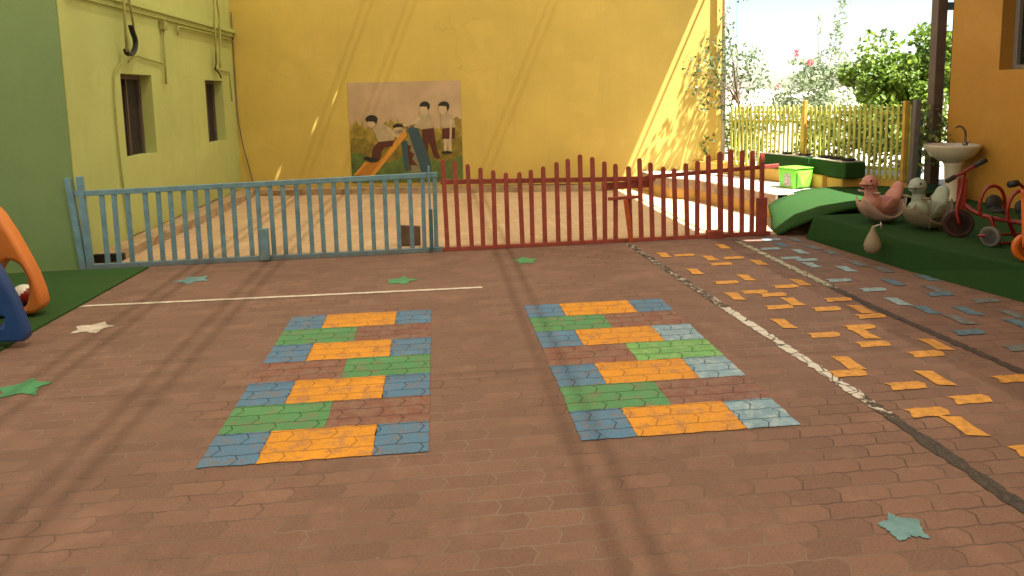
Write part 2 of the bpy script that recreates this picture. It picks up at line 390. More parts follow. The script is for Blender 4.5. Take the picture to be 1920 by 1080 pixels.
# worn seams between the paving lanes
def seam(name, pts, wd, mat_fn):
    bm = B(); L = []
    for i in range(len(pts)-1):
        (x0, y0), (x1, y1) = pts[i], pts[i+1]; k = max(2, int(abs(y1-y0)/.03))
        for j in range(k): L.append((x0+(x1-x0)*j/k, y0+(y1-y0)*j/k))
    L.append(pts[-1]); a = None
    for x, y in L:
        w0 = wd*(.62+.5*random.random())/2
        v = (bm.verts.new((x-w0+random.uniform(-.006, .006), y, .004)), bm.verts.new((x+w0*.8+random.uniform(-.006, .006), y, .004)))
        if a: bm.faces.new((a[0], a[1], v[1], v[0]))
        a = v
    return struct(name, bm, mat_fn)
def seammat(name, ymid, pale, dark, spots):
    m, n, b = newmat(name); p = coord(n)
    s = N(n, 'ShaderNodeSeparateXYZ'); n.links.new(p, s.inputs[0])
    f = noise(n, 16, 5, .7); f2 = noise(n, 2.2, 3)
    mr = N(n, 'ShaderNodeMapRange'); mr.inputs[1].default_value = ymid[0]; mr.inputs[2].default_value = ymid[1]
    mr.inputs[3].default_value = -.2; mr.inputs[4].default_value = .26; n.links.new(s.outputs[1], mr.inputs[0])
    mr2 = N(n, 'ShaderNodeMapRange'); mr2.inputs[1].default_value = ymid[2]; mr2.inputs[2].default_value = ymid[3]
    mr2.inputs[3].default_value = 0; mr2.inputs[4].default_value = -.3; n.links.new(s.outputs[1], mr2.inputs[0])
    v = mathn(n, 'ADD', mathn(n, 'ADD', f, mr.outputs[0]), mr2.outputs[0])
    dk = ramp(n, noise(n, 60, 4, .8), [(.35, dark), (.75, tuple(q*3.2 for q in dark))])
    c = mix(n, ramp(n, v, [(.44, (0,)*3), (.5, (1,)*3)]), dk, ramp(n, v, [(.5, spots), (.56, pale)]))
    c = mix(n, ramp(n, noise(n, 38, 2, .5), [(.7, (0,)*3), (.73, (1,)*3)]), c, spots)
    br = N(n, 'ShaderNodeTexVoronoi'); br.inputs['Scale'].default_value = 11; n.links.new(p, br.inputs[0])
    br.feature = 'DISTANCE_TO_EDGE'
    c = mix(n, ramp(n, br.outputs[0], [(.015, (1,)*3), (.05, (0,)*3)]), c, dark)
    n.links.new(c, b.inputs['Base Color']); b.inputs['Roughness'].default_value = .8
    bump(n, b, f, .6, .01)
    return m
seam('lane_seam', [(1.97, 7.3), (2.08, 4.8), (2.15, 3.3), (2.17, 2.2), (2.2, 1.2)], .085, seammat('seam_white', (3.0, 3.6, 4.75, 5.0), (.55, .52, .48), (.03, .022, .018), (.2, .15, .1)))
seam('lane_seam', [(3.12, 7.25), (3.12, 4.8), (3.2, 3.5), (3.3, 1.5)], .085, seammat('seam_grey', (5.0, 5.8, 6.6, 7.2), (.42, .4, .3), (.03, .02, .016), (.13, .11, .075)))

# ------------------------------------------------------------------ painted floor games
def hop(name, x0, x1, y0, y1, label, pale_right):
    t = thing(name, label, 'floor marking', ((x0+x1)/2, (y0+y1)/2, 0))
    h = (y1-y0)/7; q = (x1-x0)/4
    for r_ in range(7):
        a, b_ = y1-(r_+1)*h, y1-r_*h
        if r_ % 2 == 0:
            cells = [('blue_square', 0, 1, 'p_blue'), ('orange_square', 1, 3, 'p_orange'), ('blue_square', 3, 4, 'p_blue_pale' if pale_right and r_ > 0 else 'p_blue')]
        elif r_ == 3:
            cells = [('red_square', 0, 2, 'p_red'), ('green_square', 2, 4, 'p_green_pale' if pale_right else 'p_green')]
        else:
            cells = [('green_square', 0, 2, 'p_green'), ('red_square', 2, 4, 'p_red')]
        for nm, c0, c1, mt in cells:
            bm = B(); nseg = 10
            def edge(pa, pb, amp=.004):
                return [(pa[0]+(pb[0]-pa[0])*k/nseg+random.uniform(-amp, amp), pa[1]+(pb[1]-pa[1])*k/nseg+random.uniform(-amp, amp)) for k in range(nseg)]
            P = [(x0+c0*q, a), (x0+c1*q, a), (x0+c1*q, b_), (x0+c0*q, b_)]
            poly = sum((edge(P[i], P[(i+1) % 4]) for i in range(4)), [])
            sheet(bm, poly, .0045 if nm != 'red_square' else .004)
            obj(nm, bm, M[mt], t, world=True)
    return t
hop('hopscotch_grid', -1.09, -.08, 3.10, 5.27, 'left painted hopscotch grid, in solid blue, orange and green blocks', False)
hop('hopscotch_grid', .62, 1.68, 3.10, 5.25, 'right painted hopscotch grid, its right-hand squares paler with dark joints', True)
def pp(v): v = (v+50) % .103; return min(v, .103-v)
M['block_orange'] = plain('block_orange', (.52, .24, .04), .7, .3, 22, .3, 120)
M['block_blue'] = plain('block_blue', (.085, .15, .2), .7, .4, 22, .3, 120)
M['block_pale'] = plain('block_pale_blue', (.24, .33, .36), .7, .4, 22, .3, 120)
M['block_faded'] = plain('block_faded_blue', (.13, .14, .14), .7, .4, 22, .3, 120)
def zig(bm, x, y, kind, z=.004):
    """one painted paving block: lengthwise ones fill a block of the paving grid exactly"""
    if kind == 'v':
        k = .012; l, s_ = .1, .048
        P = [(-l-k, -s_), (-l*.1, -s_+k*.5), (l-k, -s_-k*.3), (l+k, s_), (l*.1, s_-k*.5), (-l+k, s_+k*.3)]
        P = [(x-b_, y+a) for a, b_ in P]
    else:
        row = math.floor(y/.103); off = 0 if row % 2 == 0 else .103
        x0 = math.floor((x-off)/.206)*.206 + off; y0 = row*.103; e = .005; P = []
        def put(u, v):
            Y = v
            for _ in range(4): X = u - .5*pp(Y); Y = v - .14*pp(X)
            P.append((X, Y))
        N_ = 8
        for k in range(N_): put(x0+e+(.206-2*e)*k/N_, y0+e)
        for k in range(N_): put(x0+.206-e, y0+e+(.103-2*e)*k/N_)
        for k in range(N_): put(x0+.206-e-(.206-2*e)*k/N_, y0+.103-e)
        for k in range(N_): put(x0+e, y0+.103-e-(.103-2*e)*k/N_)
    P = [(a+random.uniform(-.0025, .0025), b_+random.uniform(-.0025, .0025)) for a, b_ in P]
    sheet(bm, P, z + random.uniform(0, .0012))
ORG = [('v',2.17,6.68),('v',2.87,6.93),('v',2.55,6.47),('v',2.92,6.22),('v',2.23,6.0),('v',2.58,5.73),('h',2.46,6.65),('h',2.85,6.44),('h',2.62,6.23),('h',2.41,5.65),('h',2.42,5.27),('h',2.75,5.42),('v',2.94,5.5),('v',2.26,5.21),('h',2.67,5.15),('h',2.44,4.94),('v',2.62,5.0),('h',2.93,4.98),('h',2.69,4.78),('v',3.0,4.74),('h',2.96,4.57),('v',2.31,4.53),('h',2.37,4.3),('h',2.68,4.42),('v',2.72,4.25),('h',2.74,4.03),('v',3.03,4.0),('h',2.97,3.83),('v',2.34,3.8),('h',2.31,3.62),('h',2.49,3.44),('v',2.67,3.52),('h',2.99,3.45),('h',2.76,3.24),('h',2.42,3.14),('v',2.42,2.98),('h',2.6,2.75)]
t = thing('painted_lane', 'lane of scattered orange painted paving blocks between the two worn seams', 'floor marking', (2.6, 4.8, 0))
for k, x, y in ORG:
    bm = B(); zig(bm, x, y, k); obj('painted_block', bm, M['block_orange'], t, world=True)
BLU = [(3.45,7.16,1),(3.73,7.1,0),(3.47,6.89,0),(3.29,6.72,1),(3.5,6.57,1),(3.72,6.73,0),(3.27,6.35,1),(3.77,6.48,0),(3.33,6.04,1),(3.5,6.18,1),(3.55,5.85,1),(3.75,6.01,0),(3.39,5.47,1),(3.84,5.77,0),(3.67,5.37,0),(3.45,5.18,1),(4.02,5.45,0),(3.86,5.13,0),(3.73,4.98,0),(3.37,4.87,1),(3.44,4.65,0),(3.94,4.78,0),(3.7,4.58,0),(3.51,4.41,0),(3.4,4.13,0),(3.95,4.45,0),(3.83,4.27,0),(3.44,3.87,0),(3.8,3.8,0),(3.6,3.5,0)]
t = thing('painted_lane', 'lane of faded blue painted paving blocks beside the green turf platform', 'floor marking', (3.6, 5.4, 0))
for i, (x, y, p_) in enumerate(BLU):
    bm = B(); zig(bm, x, y, 'v' if i % 3 else 'h'); obj('painted_block', bm, M['block_pale' if p_ else ('block_faded' if i % 2 else 'block_blue')], t, world=True)
bm = B(); L = 40
top = [(-2.80+3.14*i/L, 5.868-.02*i/L+random.uniform(-.003, .003)) for i in range(L+1)]
bot = [(-2.84+3.18*i/L, 5.822-.02*i/L+random.uniform(-.003, .003)) for i in range(L+1)]
sheet(bm, bot + top[::-1], .004); tag(obj('start_line', bm, M['p_white']), 'long thin white line painted across the red paving', 'floor marking')
def star(name, x, y, r, mat, label, rot=0, spikes=5):
    bm = B(); P = []
    for k in range(spikes*2):
        a = rot + math.pi*k/spikes; q = (r if k % 2 == 0 else r*.58)*random.uniform(.82, 1.1)
        P.append((x+math.cos(a)*q, y+math.sin(a)*q))
    Q = []
    for i_, a in enumerate(P):
        b_ = P[(i_+1) % len(P)]
        for k in range(5): Q.append((a[0]+(b_[0]-a[0])*k/5+random.uniform(-.007, .007), a[1]+(b_[1]-a[1])*k/5+random.uniform(-.007, .007)))
    sheet(bm, Q, .004); tag(obj(name, bm, M[mat]), label, 'floor marking')
star('painted_star', -2.47, 5.25, .16, 'p_white', 'white star painted on the paving near the turf mat edge', .2)
star('painted_star', -2.36, 4.17, .16, 'p_star_green', 'green star painted at the left edge, in front of the white one', .5)
star('painted_star', -2.2, 6.55, .16, 'p_star_blue', 'faded blue star painted in front of the blue fence', .9)
star('painted_star', -.35, 6.17, .15, 'p_star_green', 'small green star painted just behind the white line', .1)
star('painted_star', .81, 6.71, .15, 'p_star_green', 'small green star painted close to the red picket fence', .3)
star('painted_star', 1.64, 2.29, .10, 'p_star_blue', 'faded blue star painted in the near right foreground', .3)

# ------------------------------------------------------------------ left building
gb = thing('green_building', 'lime and green rendered building with two dark window openings', 'building', (-3.43, 7.18, 0))
H = 4.4
def rot_left(bm):                     # the side wall runs very slightly off the Y axis
    pass
# the side wall in strips round the two openings (thickness .3)
wins = [(8.33, 9.14, .97, 1.9), (11.0, 11.8, .95, 1.88)]
bm = B(); T = .3
def wallpiece(y0, y1, z0, z1):
    v = [bm.verts.new(p) for p in ((LW(y0), y0, z0), (LW(y1), y1, z0), (LW(y1)-T, y1, z0), (LW(y0)-T, y0, z0), (LW(y0), y0, z1), (LW(y1), y1, z1), (LW(y1)-T, y1, z1), (LW(y0)-T, y0, z1))]
    for f in ((0,3,2,1),(4,5,6,7),(0,1,5,4),(1,2,6,5),(2,3,7,6),(3,0,4,7)): bm.faces.new([v[i] for i in f])
ys = [7.19, 8.33, 9.14, 11.0, 11.8, 12.5]
wallpiece(7.19, 8.33, 0, H); wallpiece(9.14, 11.0, 0, H); wallpiece(11.8, 12.6, 0, H)
for y0, y1, z0, z1 in wins: wallpiece(y0, y1, 0, z0); wallpiece(y0, y1, z1, H)
bmesh.ops.remove_doubles(bm, verts=bm.verts, dist=1e-4)
obj('side_wall', bm, M['lime_wall'], gb, world=True)
bm = B(); box(bm, (-9, 7.17, 0), (-3.434, 7.4, H)); obj('front_wall', bm, M['green_wall'], gb, world=True)
bm = B(); box(bm, (-9, 7.4, H-.15), (-3.74, 12.6, H-.02)); obj('roof', bm, M['concrete'], gb, world=True)
bm = B(); box(bm, (-9, 12.5, 0), (-3.74, 12.6, H-.15)); obj('rear_wall', bm, M['lime_wall'], gb, world=True)
bm = B()
for z0, z1, d in ((2.60, 2.66, .035), (2.66, 2.72, .075)):
    v = [bm.verts.new(p) for p in ((LW(7.3)-.01, 7.3, z0), (LW(12.42)-.01, 12.4, z0), (LW(12.42)+d, 12.4, z0), (LW(7.3)+d, 7.3, z0), (LW(7.3)-.01, 7.3, z1), (LW(12.42)-.01, 12.4, z1), (LW(12.42)+d, 12.4, z1), (LW(7.3)+d, 7.3, z1))]
    for f in ((0,3,2,1),(4,5,6,7),(0,1,5,4),(1,2,6,5),(2,3,7,6),(3,0,4,7)): bm.faces.new([v[i] for i in f])
obj('cornice', bm, M['lime_wall'], gb, world=True)
for y0, y1, z0, z1 in wins:
    bm = B(); box(bm, (LW(y0)-.2, y0+.003, z0+.003), (LW(y0)-.14, y1-.003, z1-.003)); wn = obj('window', bm, M['blackout'], gb, world=True)
    bm = B(); X = LW(y0)-.137
    box(bm, (X, y0+.004, z0+.004), (X+.03, y0+.05, z1-.004)); box(bm, (X, y1-.05, z0+.004), (X+.03, y1-.004, z1-.004)); box(bm, (X, y0+.05, z1-.05), (X+.03, y1-.05, z1-.004)); box(bm, (X+.002, (y0+y1)/2-.015, z0+.004), (X+.028, (y0+y1)/2+.015, z1-.05))
    obj('frame', bm, M['brown_post'], wn, world=True)
# low dusty ledge along the foot of the left and back walls
bm = B()
prism(bm, [(LW(7.35)+.003, 7.42), (-3.2, 7.42), (-3.05, 9.5), (-3.0, W(-3.0)-.22), (2.9, W(2.9)-.1), (2.9, W(2.9)-.004), (LW(12.3)+.004, W(LW(12.3))-.004)], .001, .1)
bmesh.ops.subdivide_edges(bm, edges=[e for e in bm.edges if e.calc_length() > .5], cuts=14)
for v in bm.verts:
    if v.co.z > .05: v.co.z += random.uniform(-.018, .018)
    if v.co.x > -3.25 and v.co.y < W(v.co.x)-.05: v.co.x += random.uniform(-.015, .015); v.co.y += random.uniform(-.02, .02)
tag(obj('wall_ledge', bm, M['ledge']), 'low crumbling tan ledge along the foot of the lime and yellow walls', 'ledge')
bm = B(); box(bm, (-3.41, 7.36, .03), (-3.12, 7.42, .1)); tag(obj('drain_opening', bm, M['black'], bevel=.004), 'small black drain slot at the wall foot behind the blue fence', 'drain')

# pipes and cables on the lime wall (y, z along the wall)
def wallrun(name, pts, r, mat, label, cat, off=.03, parent=None, sm=0, group=None):
    bm = B(); tube(bm, [(LW(y)+off, y, z) for y, z in pts], r, 8, sm)
    o = obj(name, bm, mat, smooth=True)
    return tag(o, label, cat, group) if not parent else o
wallrun('wall_pipe', [(8.37, 4.3), (8.37, 2.78), (8.33, 2.6), (8.31, 2.13)], .014, M['lime_pipe'], 'straight lime painted pipe dropping above the nearer window', 'pipe', .1)
wallrun('wall_pipe', [(8.5, 4.3), (8.48, 2.66), (8.53, 2.42)], .013, M['lime_pipe'], 'short lime pipe ending at the black cable bundle', 'pipe', .1)
bm = B()
for k in range(3): tube(bm, [(LW(8.5)+.06+k*.014, y+random.uniform(-.012, .012), z) for y, z in ((8.53, 2.43), (8.56, 2.36), (8.62, 2.28), (8.6, 2.19), (8.5, 2.11), (8.36, 2.10), (8.34, 2.16))], .017, 6, 2)
tag(obj('cable_bundle', bm, M['black'], smooth=True), 'coiled black cable bundle hanging above the nearer window', 'cable')
wallrun('wall_cable', [(8.36, 2.1), (8.32, 2.0), (8.16, 1.91), (8.12, 1.75), (8.1, 1.26), (8.13, .7), (8.19, .12)], .009, M['lime_pipe'], 'thin cable running down the lime wall left of the nearer window', 'cable', .02, sm=1)
wallrun('wall_cable', [(8.5, 2.03), (8.6, 2.07), (8.71, 2.12), (8.9, 2.09), (9.11, 2.08), (9.45, 2.05)], .01, M['lime_pipe'], 'wavy lime painted cable looping over the nearer window', 'cable', .025, sm=1)
t = thing('down_pipe', 'vertical lime pipe with a small box on top, right of the nearer window', 'pipe', (LW(9.5)+.04, 9.5, 1.78))
o = wallrun('pipe', [(9.54, 2.52), (9.49, 2.1), (9.47, 1.8)], .014, M['lime_pipe'], '', '', .04, parent=t); o.parent = t; o.data.transform(Matrix.Translation(t.location).inverted())
bm = B(); box(bm, (LW(9.5), 9.48, 2.47), (LW(9.5)+.07, 9.6, 2.57)); obj('junction_box', bm, M['lime_pipe'], t, .005, world=True)
wallrun('wall_pipe', [(9.97, 2.44), (9.99, 2.55), (10.06, 2.555), (11.4, 2.56), (12.3, 2.53)], .014, M['lime_pipe'], 'long horizontal lime pipe under the cornice', 'pipe', .045)
wallrun('wall_pipe', [(11.34, 4.3), (11.34, 3.06), (11.3, 2.58), (11.27, 2.12)], .013, M['lime_pipe'], 'left one of two upright pipes above the farther window', 'pipe', .1)
wallrun('wall_pipe', [(11.5, 4.3), (11.48, 3.04), (11.55, 2.86), (11.5, 2.4), (11.42, 2.07)], .016, M['lime_pipe'], 'right one of two upright pipes above the farther window', 'pipe', .1, sm=1)
wallrun('wall_cable', [(11.42, 2.3), (11.4, 2.1), (11.32, 2.05), (11.5, 2.0), (11.6, 1.92)], .011, M['black'], 'short black cable curling onto the farther window', 'cable', .05, sm=1)
wallrun('wall_cable', [(11.44, 2.07), (11.8, 2.03), (12.12, 2.03), (12.13, 1.99), (12.17, 1.56)], .009, M['lime_pipe'], 'thin cable hooking down right of the farther window', 'cable', .02)

# ------------------------------------------------------------------ yellow back wall
yw = thing('yellow_wall', 'tall plain bright yellow rendered wall closing the yard', 'wall', (0, W(0), 0))
XR = 4.42
bm = B()
prism(bm, [(-3.3, W(-3.3)), (XR, W(XR)), (XR, W(XR)-.05), (XR+.09, W(XR)-.05), (XR+.1, W(XR)+.3), (-3.3, W(-3.3)+.3)], 0, 5.2)
obj('rendered_wall', bm, M['yellow_wall'], yw, world=True)
bm = B(); tube(bm, [(XR+.125, W(XR)-.04, .3), (XR+.125, W(XR)-.04, 5.1)], .035, 10); o = tag(obj('drain_pipe', bm, M['pale_pipe'], smooth=True), 'pale grey upright pipe at the free end of the yellow wall', 'pipe')
bm = B(); tube(bm, [(x, W(x)-.02, z) for x, z in ((-3.25, 3.0), (-3.26, 1.9), (-3.26, 1.3), (-3.2, .8), (-3.12, .45), (-3.06, .12))], .008, 6, 1)
tag(obj('wall_cable', bm, M['brown_post'], smooth=True), 'thin dark cable running down the corner of the yellow wall', 'cable')

# mural: a framed-size painted panel, drawn in its own 0..1 frame (u right, v up)
mu = thing('wall_mural', 'beige and green wall painting of children playing on an orange slide', 'mural', (-.49, W(-.49), .17))
ux, uy = 1.83, 1.65
def mp(x, y):      # crop coords -> u, v
    return ((x-240-25*(y-165)/800)/945., (1000-y)/850.)
def mural_poly(name, pts, mat, layer, raw=False):
    bm = B(); off = .012 + layer*.0012; P = []
    for a in pts:
        u_, v_ = a if raw else mp(*a)
        v_ = max(0, min(1, v_)); u_ = max(0, min(1, u_))
        X = -1.41 + u_*ux; P.append((X, W(X)-off, .17+v_*uy))
    bm.faces.new([bm.verts.new(p) for p in P])
    return obj(name, bm, mat, mu, world=True)
def ell(cx, cy, rx, ry, n=20, a0=0, a1=2*math.pi): return [(cx+rx*math.cos(a0+(a1-a0)*k/n), cy+ry*math.sin(a0+(a1-a0)*k/n)) for k in range(n)]
def mm(name, c, var=.12, sc=9): return plain('mural_'+name, c, .7, var, sc)
bm = B(); a = (-1.41, W(-1.41)); b_ = (.42, W(.42))
prism(bm, [(a[0], a[1]-.011), (b_[0], b_[1]-.011), (b_[0], b_[1]-.001), (a[0], a[1]-.001)], .17, 1.82)
obj('panel', bm, mm('beige', (.49, .35, .22), .14, 2.2), mu, world=True)
random.seed(3)
hedge = [(0, 0)] + [(k/60, .56 + .05*math.sin(k*.35) + random.uniform(-.035, .045) + (.03 if 25 < k < 40 else 0)) for k in range(61)] + [(1, 0)]
mural_poly('hedge', hedge, mm('olive', (.30, .22, .035), .45, 7), 1, True)
mural_poly('hedge', [(0, 0)] + [(k/40, .42+.04*math.sin(k*.5)+random.uniform(-.02, .02)) for k in range(41)] + [(1, 0)], mm('olive2', (.2, .15, .02), .4, 8), 2, True)
mural_poly('grass', [(0, 0)] + [(k/40, .25+.05*math.sin(k*.3+1)+random.uniform(-.01, .01)) for k in range(41)] + [(1, 0)], mm('grass', (.09, .14, .03), .4, 6), 3, True)
Or = mm('orange', (.6, .27, .04)); Od = mm('orange_dark', (.42, .17, .02)); Bl = mm('blue', (.035, .075, .1)); Mr = mm('maroon', (.085, .018, .012))
Hr = mm('hair', (.02, .017, .014)); Fc = mm('skin', (.52, .4, .25)); Sh = mm('shirt', (.42, .33, .2)); Gr = mm('grey', (.2, .19, .11))
mural_poly('slide_post', [(690, 665), (735, 640), (770, 760), (775, 905), (715, 905)], Bl, 4)
mural_poly('ladder', [(740, 640), (790, 620), (870, 915), (745, 915)], Gr, 4)
mural_poly('ladder_child', [(740, 680), (775, 690), (760, 730), (800, 760), (780, 800), (830, 860), (760, 850)], Mr, 5)
mural_poly('slide_post', [(742, 545), (780, 530), (830, 540), (890, 700), (925, 800), (950, 925), (862, 925), (800, 720), (765, 620)], Bl, 9)
mural_poly('legs', [(862, 550), (962, 540), (975, 630), (992, 730), (1015, 790), (995, 805), (965, 785), (935, 690), (915, 660), (912, 820), (890, 760), (868, 640)], Mr, 8)
mural_poly('shirt', [(838, 430), (920, 415), (950, 470), (965, 545), (862, 555), (838, 540), (790, 545), (820, 470)], Sh, 8)
mural_poly('arm', [(700, 505), (800, 478), (835, 440), (850, 470), (820, 500), (715, 530)], Fc, 9)
mural_poly('face', ell(882, 388, 38, 44), Fc, 9)
mural_poly('hair', ell(888, 358, 44, 40, 20, math.pi, 2*math.pi) + [(930, 370), (915, 395), (905, 362), (850, 360)], Hr, 10)
mural_poly('head', ell(665, 560, 45, 30), Fc, 6); mural_poly('hair', ell(664, 530, 46, 30, 16, math.pi*.95, 2*math.pi*1.02), Hr, 7)
mural_poly('shirt', [(630, 555), (720, 545), (735, 590), (650, 620)], Fc, 6)
mural_poly('slide_chute', [(285, 935), (310, 895), (395, 820), (520, 790), (600, 690), (640, 655), (735, 580), (700, 640), (440, 942)], Od, 7)
mural_poly('slide_rail', [(418, 942), (455, 942), (738, 600), (725, 560), (690, 580), (640, 640), (560, 760)], Or, 8)
mural_poly('slide_rail', [(278, 935), (300, 935), (400, 830), (385, 815)], Or, 8)
mural_poly('shirt', [(478, 505), (560, 505), (610, 545), (640, 600), (625, 655), (560, 660), (498, 655), (462, 570)], Sh, 9)
mural_poly('arm', [(560, 520), (600, 540), (655, 600), (640, 615), (585, 575)], Fc, 10)
mural_poly('legs', [(495, 652), (630, 640), (615, 690), (545, 700), (520, 730), (508, 810), (436, 785), (450, 700)], Mr, 9)
mural_poly('shoe', ell(450, 805, 48, 22), Hr, 10); mural_poly('shoe', ell(398, 790, 32, 16), Hr, 10)
mural_poly('face', ell(436, 500, 36, 30), Fc, 9); mural_poly('hair', ell(440, 462, 52, 38, 16, math.pi*.97, math.pi*2.05) + [(480, 500), (455, 478), (400, 478)], Hr, 10)
mural_poly('legs', [(1045, 635), (1112, 635), (1115, 745), (1088, 745), (1082, 650), (1075, 745), (1050, 745)], Fc, 8)
mural_poly('shorts', [(1033, 545), (1142, 540), (1140, 635), (1098, 637), (1035, 635)], Mr, 9)
mural_poly('shirt', [(1032, 430), (1100, 425), (1138, 480), (1146, 545), (1034, 550), (1025, 480)], Sh, 9)
mural_poly('arm', [(1098, 470), (1118, 470), (1112, 640), (1096, 640)], Fc, 10)
mural_poly('shoe', ell(1072, 750, 48, 13), Hr, 9)
mural_poly('face', ell(1040, 388, 36, 42), Fc, 9)
mural_poly('hair', ell(1048, 358, 46, 36, 20, math.pi, 2*math.pi) + [(1094, 372), (1078, 405), (1068, 362), (1010, 358)], Hr, 10)

# ------------------------------------------------------------------ fences
bf = thing('blue_fence', 'low pale blue metal railing across the left of the yard', 'fence', (-1.7, F(-1.7), 0))
def fbar(name, x, z0, z1, wd, dp, mat, par, x2=None, yo=0):
    bm = B(); x2 = x if x2 is None else x2
    bar(bm, (x2, F(x2)+yo, z0), (x, F(x)+yo, z1), wd, dp, (0, 1, 0)); return obj(name, bm, mat, par, .004, world=True)
def frail(name, x0, x1, z0, z1, hh, dp, mat, par, yo=0):
    bm = B(); bar(bm, (x0, F(x0)+yo, z0), (x1, F(x1)+yo, z1), dp, hh); return obj(name, bm, mat, par, .004, world=True)
frail('top_rail', -3.42, .0, .735, .795, .05, .04, M['blue_metal'], bf)
frail('bottom_rail', -3.42, .03, .025, .025, .05, .045, M['blue_metal'], bf, -.003)
BX = [-3.19,-3.08,-2.96,-2.8,-2.68,-2.57,-2.45,-2.34,-2.23,-2.11,-1.99,-1.85,-1.76,-1.64,-1.52,-1.39,-1.27,-1.16,-1.03,-.9,-.78,-.66,-.53,-.41,-.28,-.15,-.03]
for x in BX:
    zt = .735 + .06*(x+3.42)/3.42
    fbar('picket', x, .02, zt-.006, .042, .028, M['blue_metal'], bf, x+random.uniform(-.006, .006), .001)
fbar('post', -3.47, 0, .89, .055, .05, M['blue_metal'], bf, -3.40, -.006)
fbar('post', -3.365, 0, .9, .055, .05, M['blue_metal'], bf, -3.34, -.009)
fbar('latch_rod', -.085, .02, .89, .022, .022, M['blue_metal'], bf, None, -.03)
bm = B(); box(bm, (-1.76, F(-1.7)-.06, .01), (-1.67, F(-1.7)-.025, .33)); obj('latch_plate', bm, M['blue_metal'], bf, .005, world=True)
bm = B(); box(bm, (-.1, F(0)-.055, .03), (-.06, F(0)-.03, .45)); obj('latch_plate', bm, M['blue_dark'], bf, .004, world=True)

rf = thing('red_picket_fence', 'dark red metal picket fence with wavy pointed top', 'fence', (1.8, F(1.8), 0))
RP = [(.06,.95),(.18,.93),(.31,.89),(.44,.85),(.57,.82),(.7,.79),(.84,.79),(.96,.81),(1.09,.84),(1.23,.88),(1.35,.91),(1.48,.95),(1.61,.92),(1.74,.87),(1.86,.84),(2.0,.81),(2.12,.89),(2.24,.84),(2.38,.79),(2.5,.77),(2.63,.82),(2.76,.84),(2.88,.9),(3.01,.93),(3.13,.95),(3.26,.94),(3.38,.93),(3.49,.9)]
for i, (x, h) in enumerate(RP):
    wd = .045 if i not in (23, 24) else .055
    bm = B(); xb = x+random.uniform(-.013, .013)+.012; y = F(x)-.001
    v = []
    for yy in (y-.014, y+.014):
        for a, z in ((xb-wd/2, .02), (xb+wd/2, .02), (x+wd/2, h-.018), (x+wd*.25, h), (x-wd*.25, h), (x-wd/2, h-.018)): v.append(bm.verts.new((a, yy, z)))
    bm.faces.new(v[:6]); bm.faces.new(v[6:][::-1])
    for k in range(6): bm.faces.new((v[k], v[k+6], v[6+(k+1) % 6], v[(k+1) % 6]))
    obj('picket', bm, M['red_metal'], rf, world=True)
frail('top_rail', .03, 2.3, .715, .665, .05, .03, M['red_metal'], rf, .03)
frail('top_rail', 2.2, 3.7, .68, .755, .042, .03, M['red_metal'], rf, .034)
frail('middle_rail', 1.72, 2.25, .60, .61, .075, .02, M['red_metal'], rf, .038)
frail('bottom_rail', .03, 3.6, .02, .02, .04, .04, M['red_metal'], rf, .003)
frail('latch_bar', 1.77, 2.11, .475, .485, .035, .02, M['red_metal'], rf, -.03)
fbar('latch_post', 1.96, .0, .46, .045, .03, M['orange_metal'], rf, 2.02, -.035)
bm = B(); box(bm, (2.87, F(2.9)-.06, .0), (3.04, F(2.9)+.03, .085)); obj('foot_block', bm, M['red_metal'], rf, .006, world=True)
bm = B(); box(bm, (3.42, F(3.5)-.05, .005), (3.54, F(3.5)-.018, .42)); obj('end_plate', bm, M['red_metal'], rf, .006, world=True)

bm = B(); v = box(bm, (-.43, 7.62, .0), (-.2, 7.67, .22)); [setattr(q, 'co', q.co + Vector((.0, .05, -.02 if q.co.x > -.3 else 0))) for q in v if q.co.z > .1]
tag(obj('wooden_board', bm, M['brown_wood'], bevel=.01), 'small dark brown board standing behind the blue fence', 'board')

# ------------------------------------------------------------------ right building
ob = thing('orange_building', 'orange rendered building at the right with a dark window', 'building', (6.2, 8.17, 0))
RX, RH = 6.2, 3.3
bm = B()
for a, b_ in (((RX, 7.42, 0), (RX+.25, 8.17, RH)), ((RX, -4, 0), (RX+.25, 5.6, RH)), ((RX, 5.6, 0), (RX+.25, 7.42, 1.74)), ((RX, 5.6, 2.95), (RX+.25, 7.42, RH))): box(bm, a, b_)
box(bm, (RX+.25, 8.0, 0), (11, 8.17, RH))
obj('wall', bm, M['orange_wall'], ob, world=True)
bm = B(); box(bm, (RX-.12, -4, RH+.002), (11.1, 8.2, RH+.14)); obj('roof', bm, M['concrete'], ob, world=True)
bm = B(); box(bm, (RX+.2, 5.603, 1.743), (RX+.23, 7.417, 2.947)); wn = obj('window', bm, M['glass'], ob, world=True)
bm = B()
for a, b_ in (((RX+.15, 7.36, 1.745), (RX+.199, 7.415, 2.945)), ((RX+.15, 5.605, 1.745), (RX+.199, 7.36, 1.79)), ((RX+.15, 6.5, 1.79), (RX+.195, 6.54, 2.945))): box(bm, a, b_)
obj('frame', bm, M['alu'], wn, .003, world=True)

# unseen wall added behind the camera to cut light from that side
bm = B(); box(bm, (-9, -4.3, 0), (11, -4.02, 4.6)); tag(obj('rear_light_block', bm, M['yellow_wall']), 'unseen yellow wall added behind the camera to cut light', 'building')
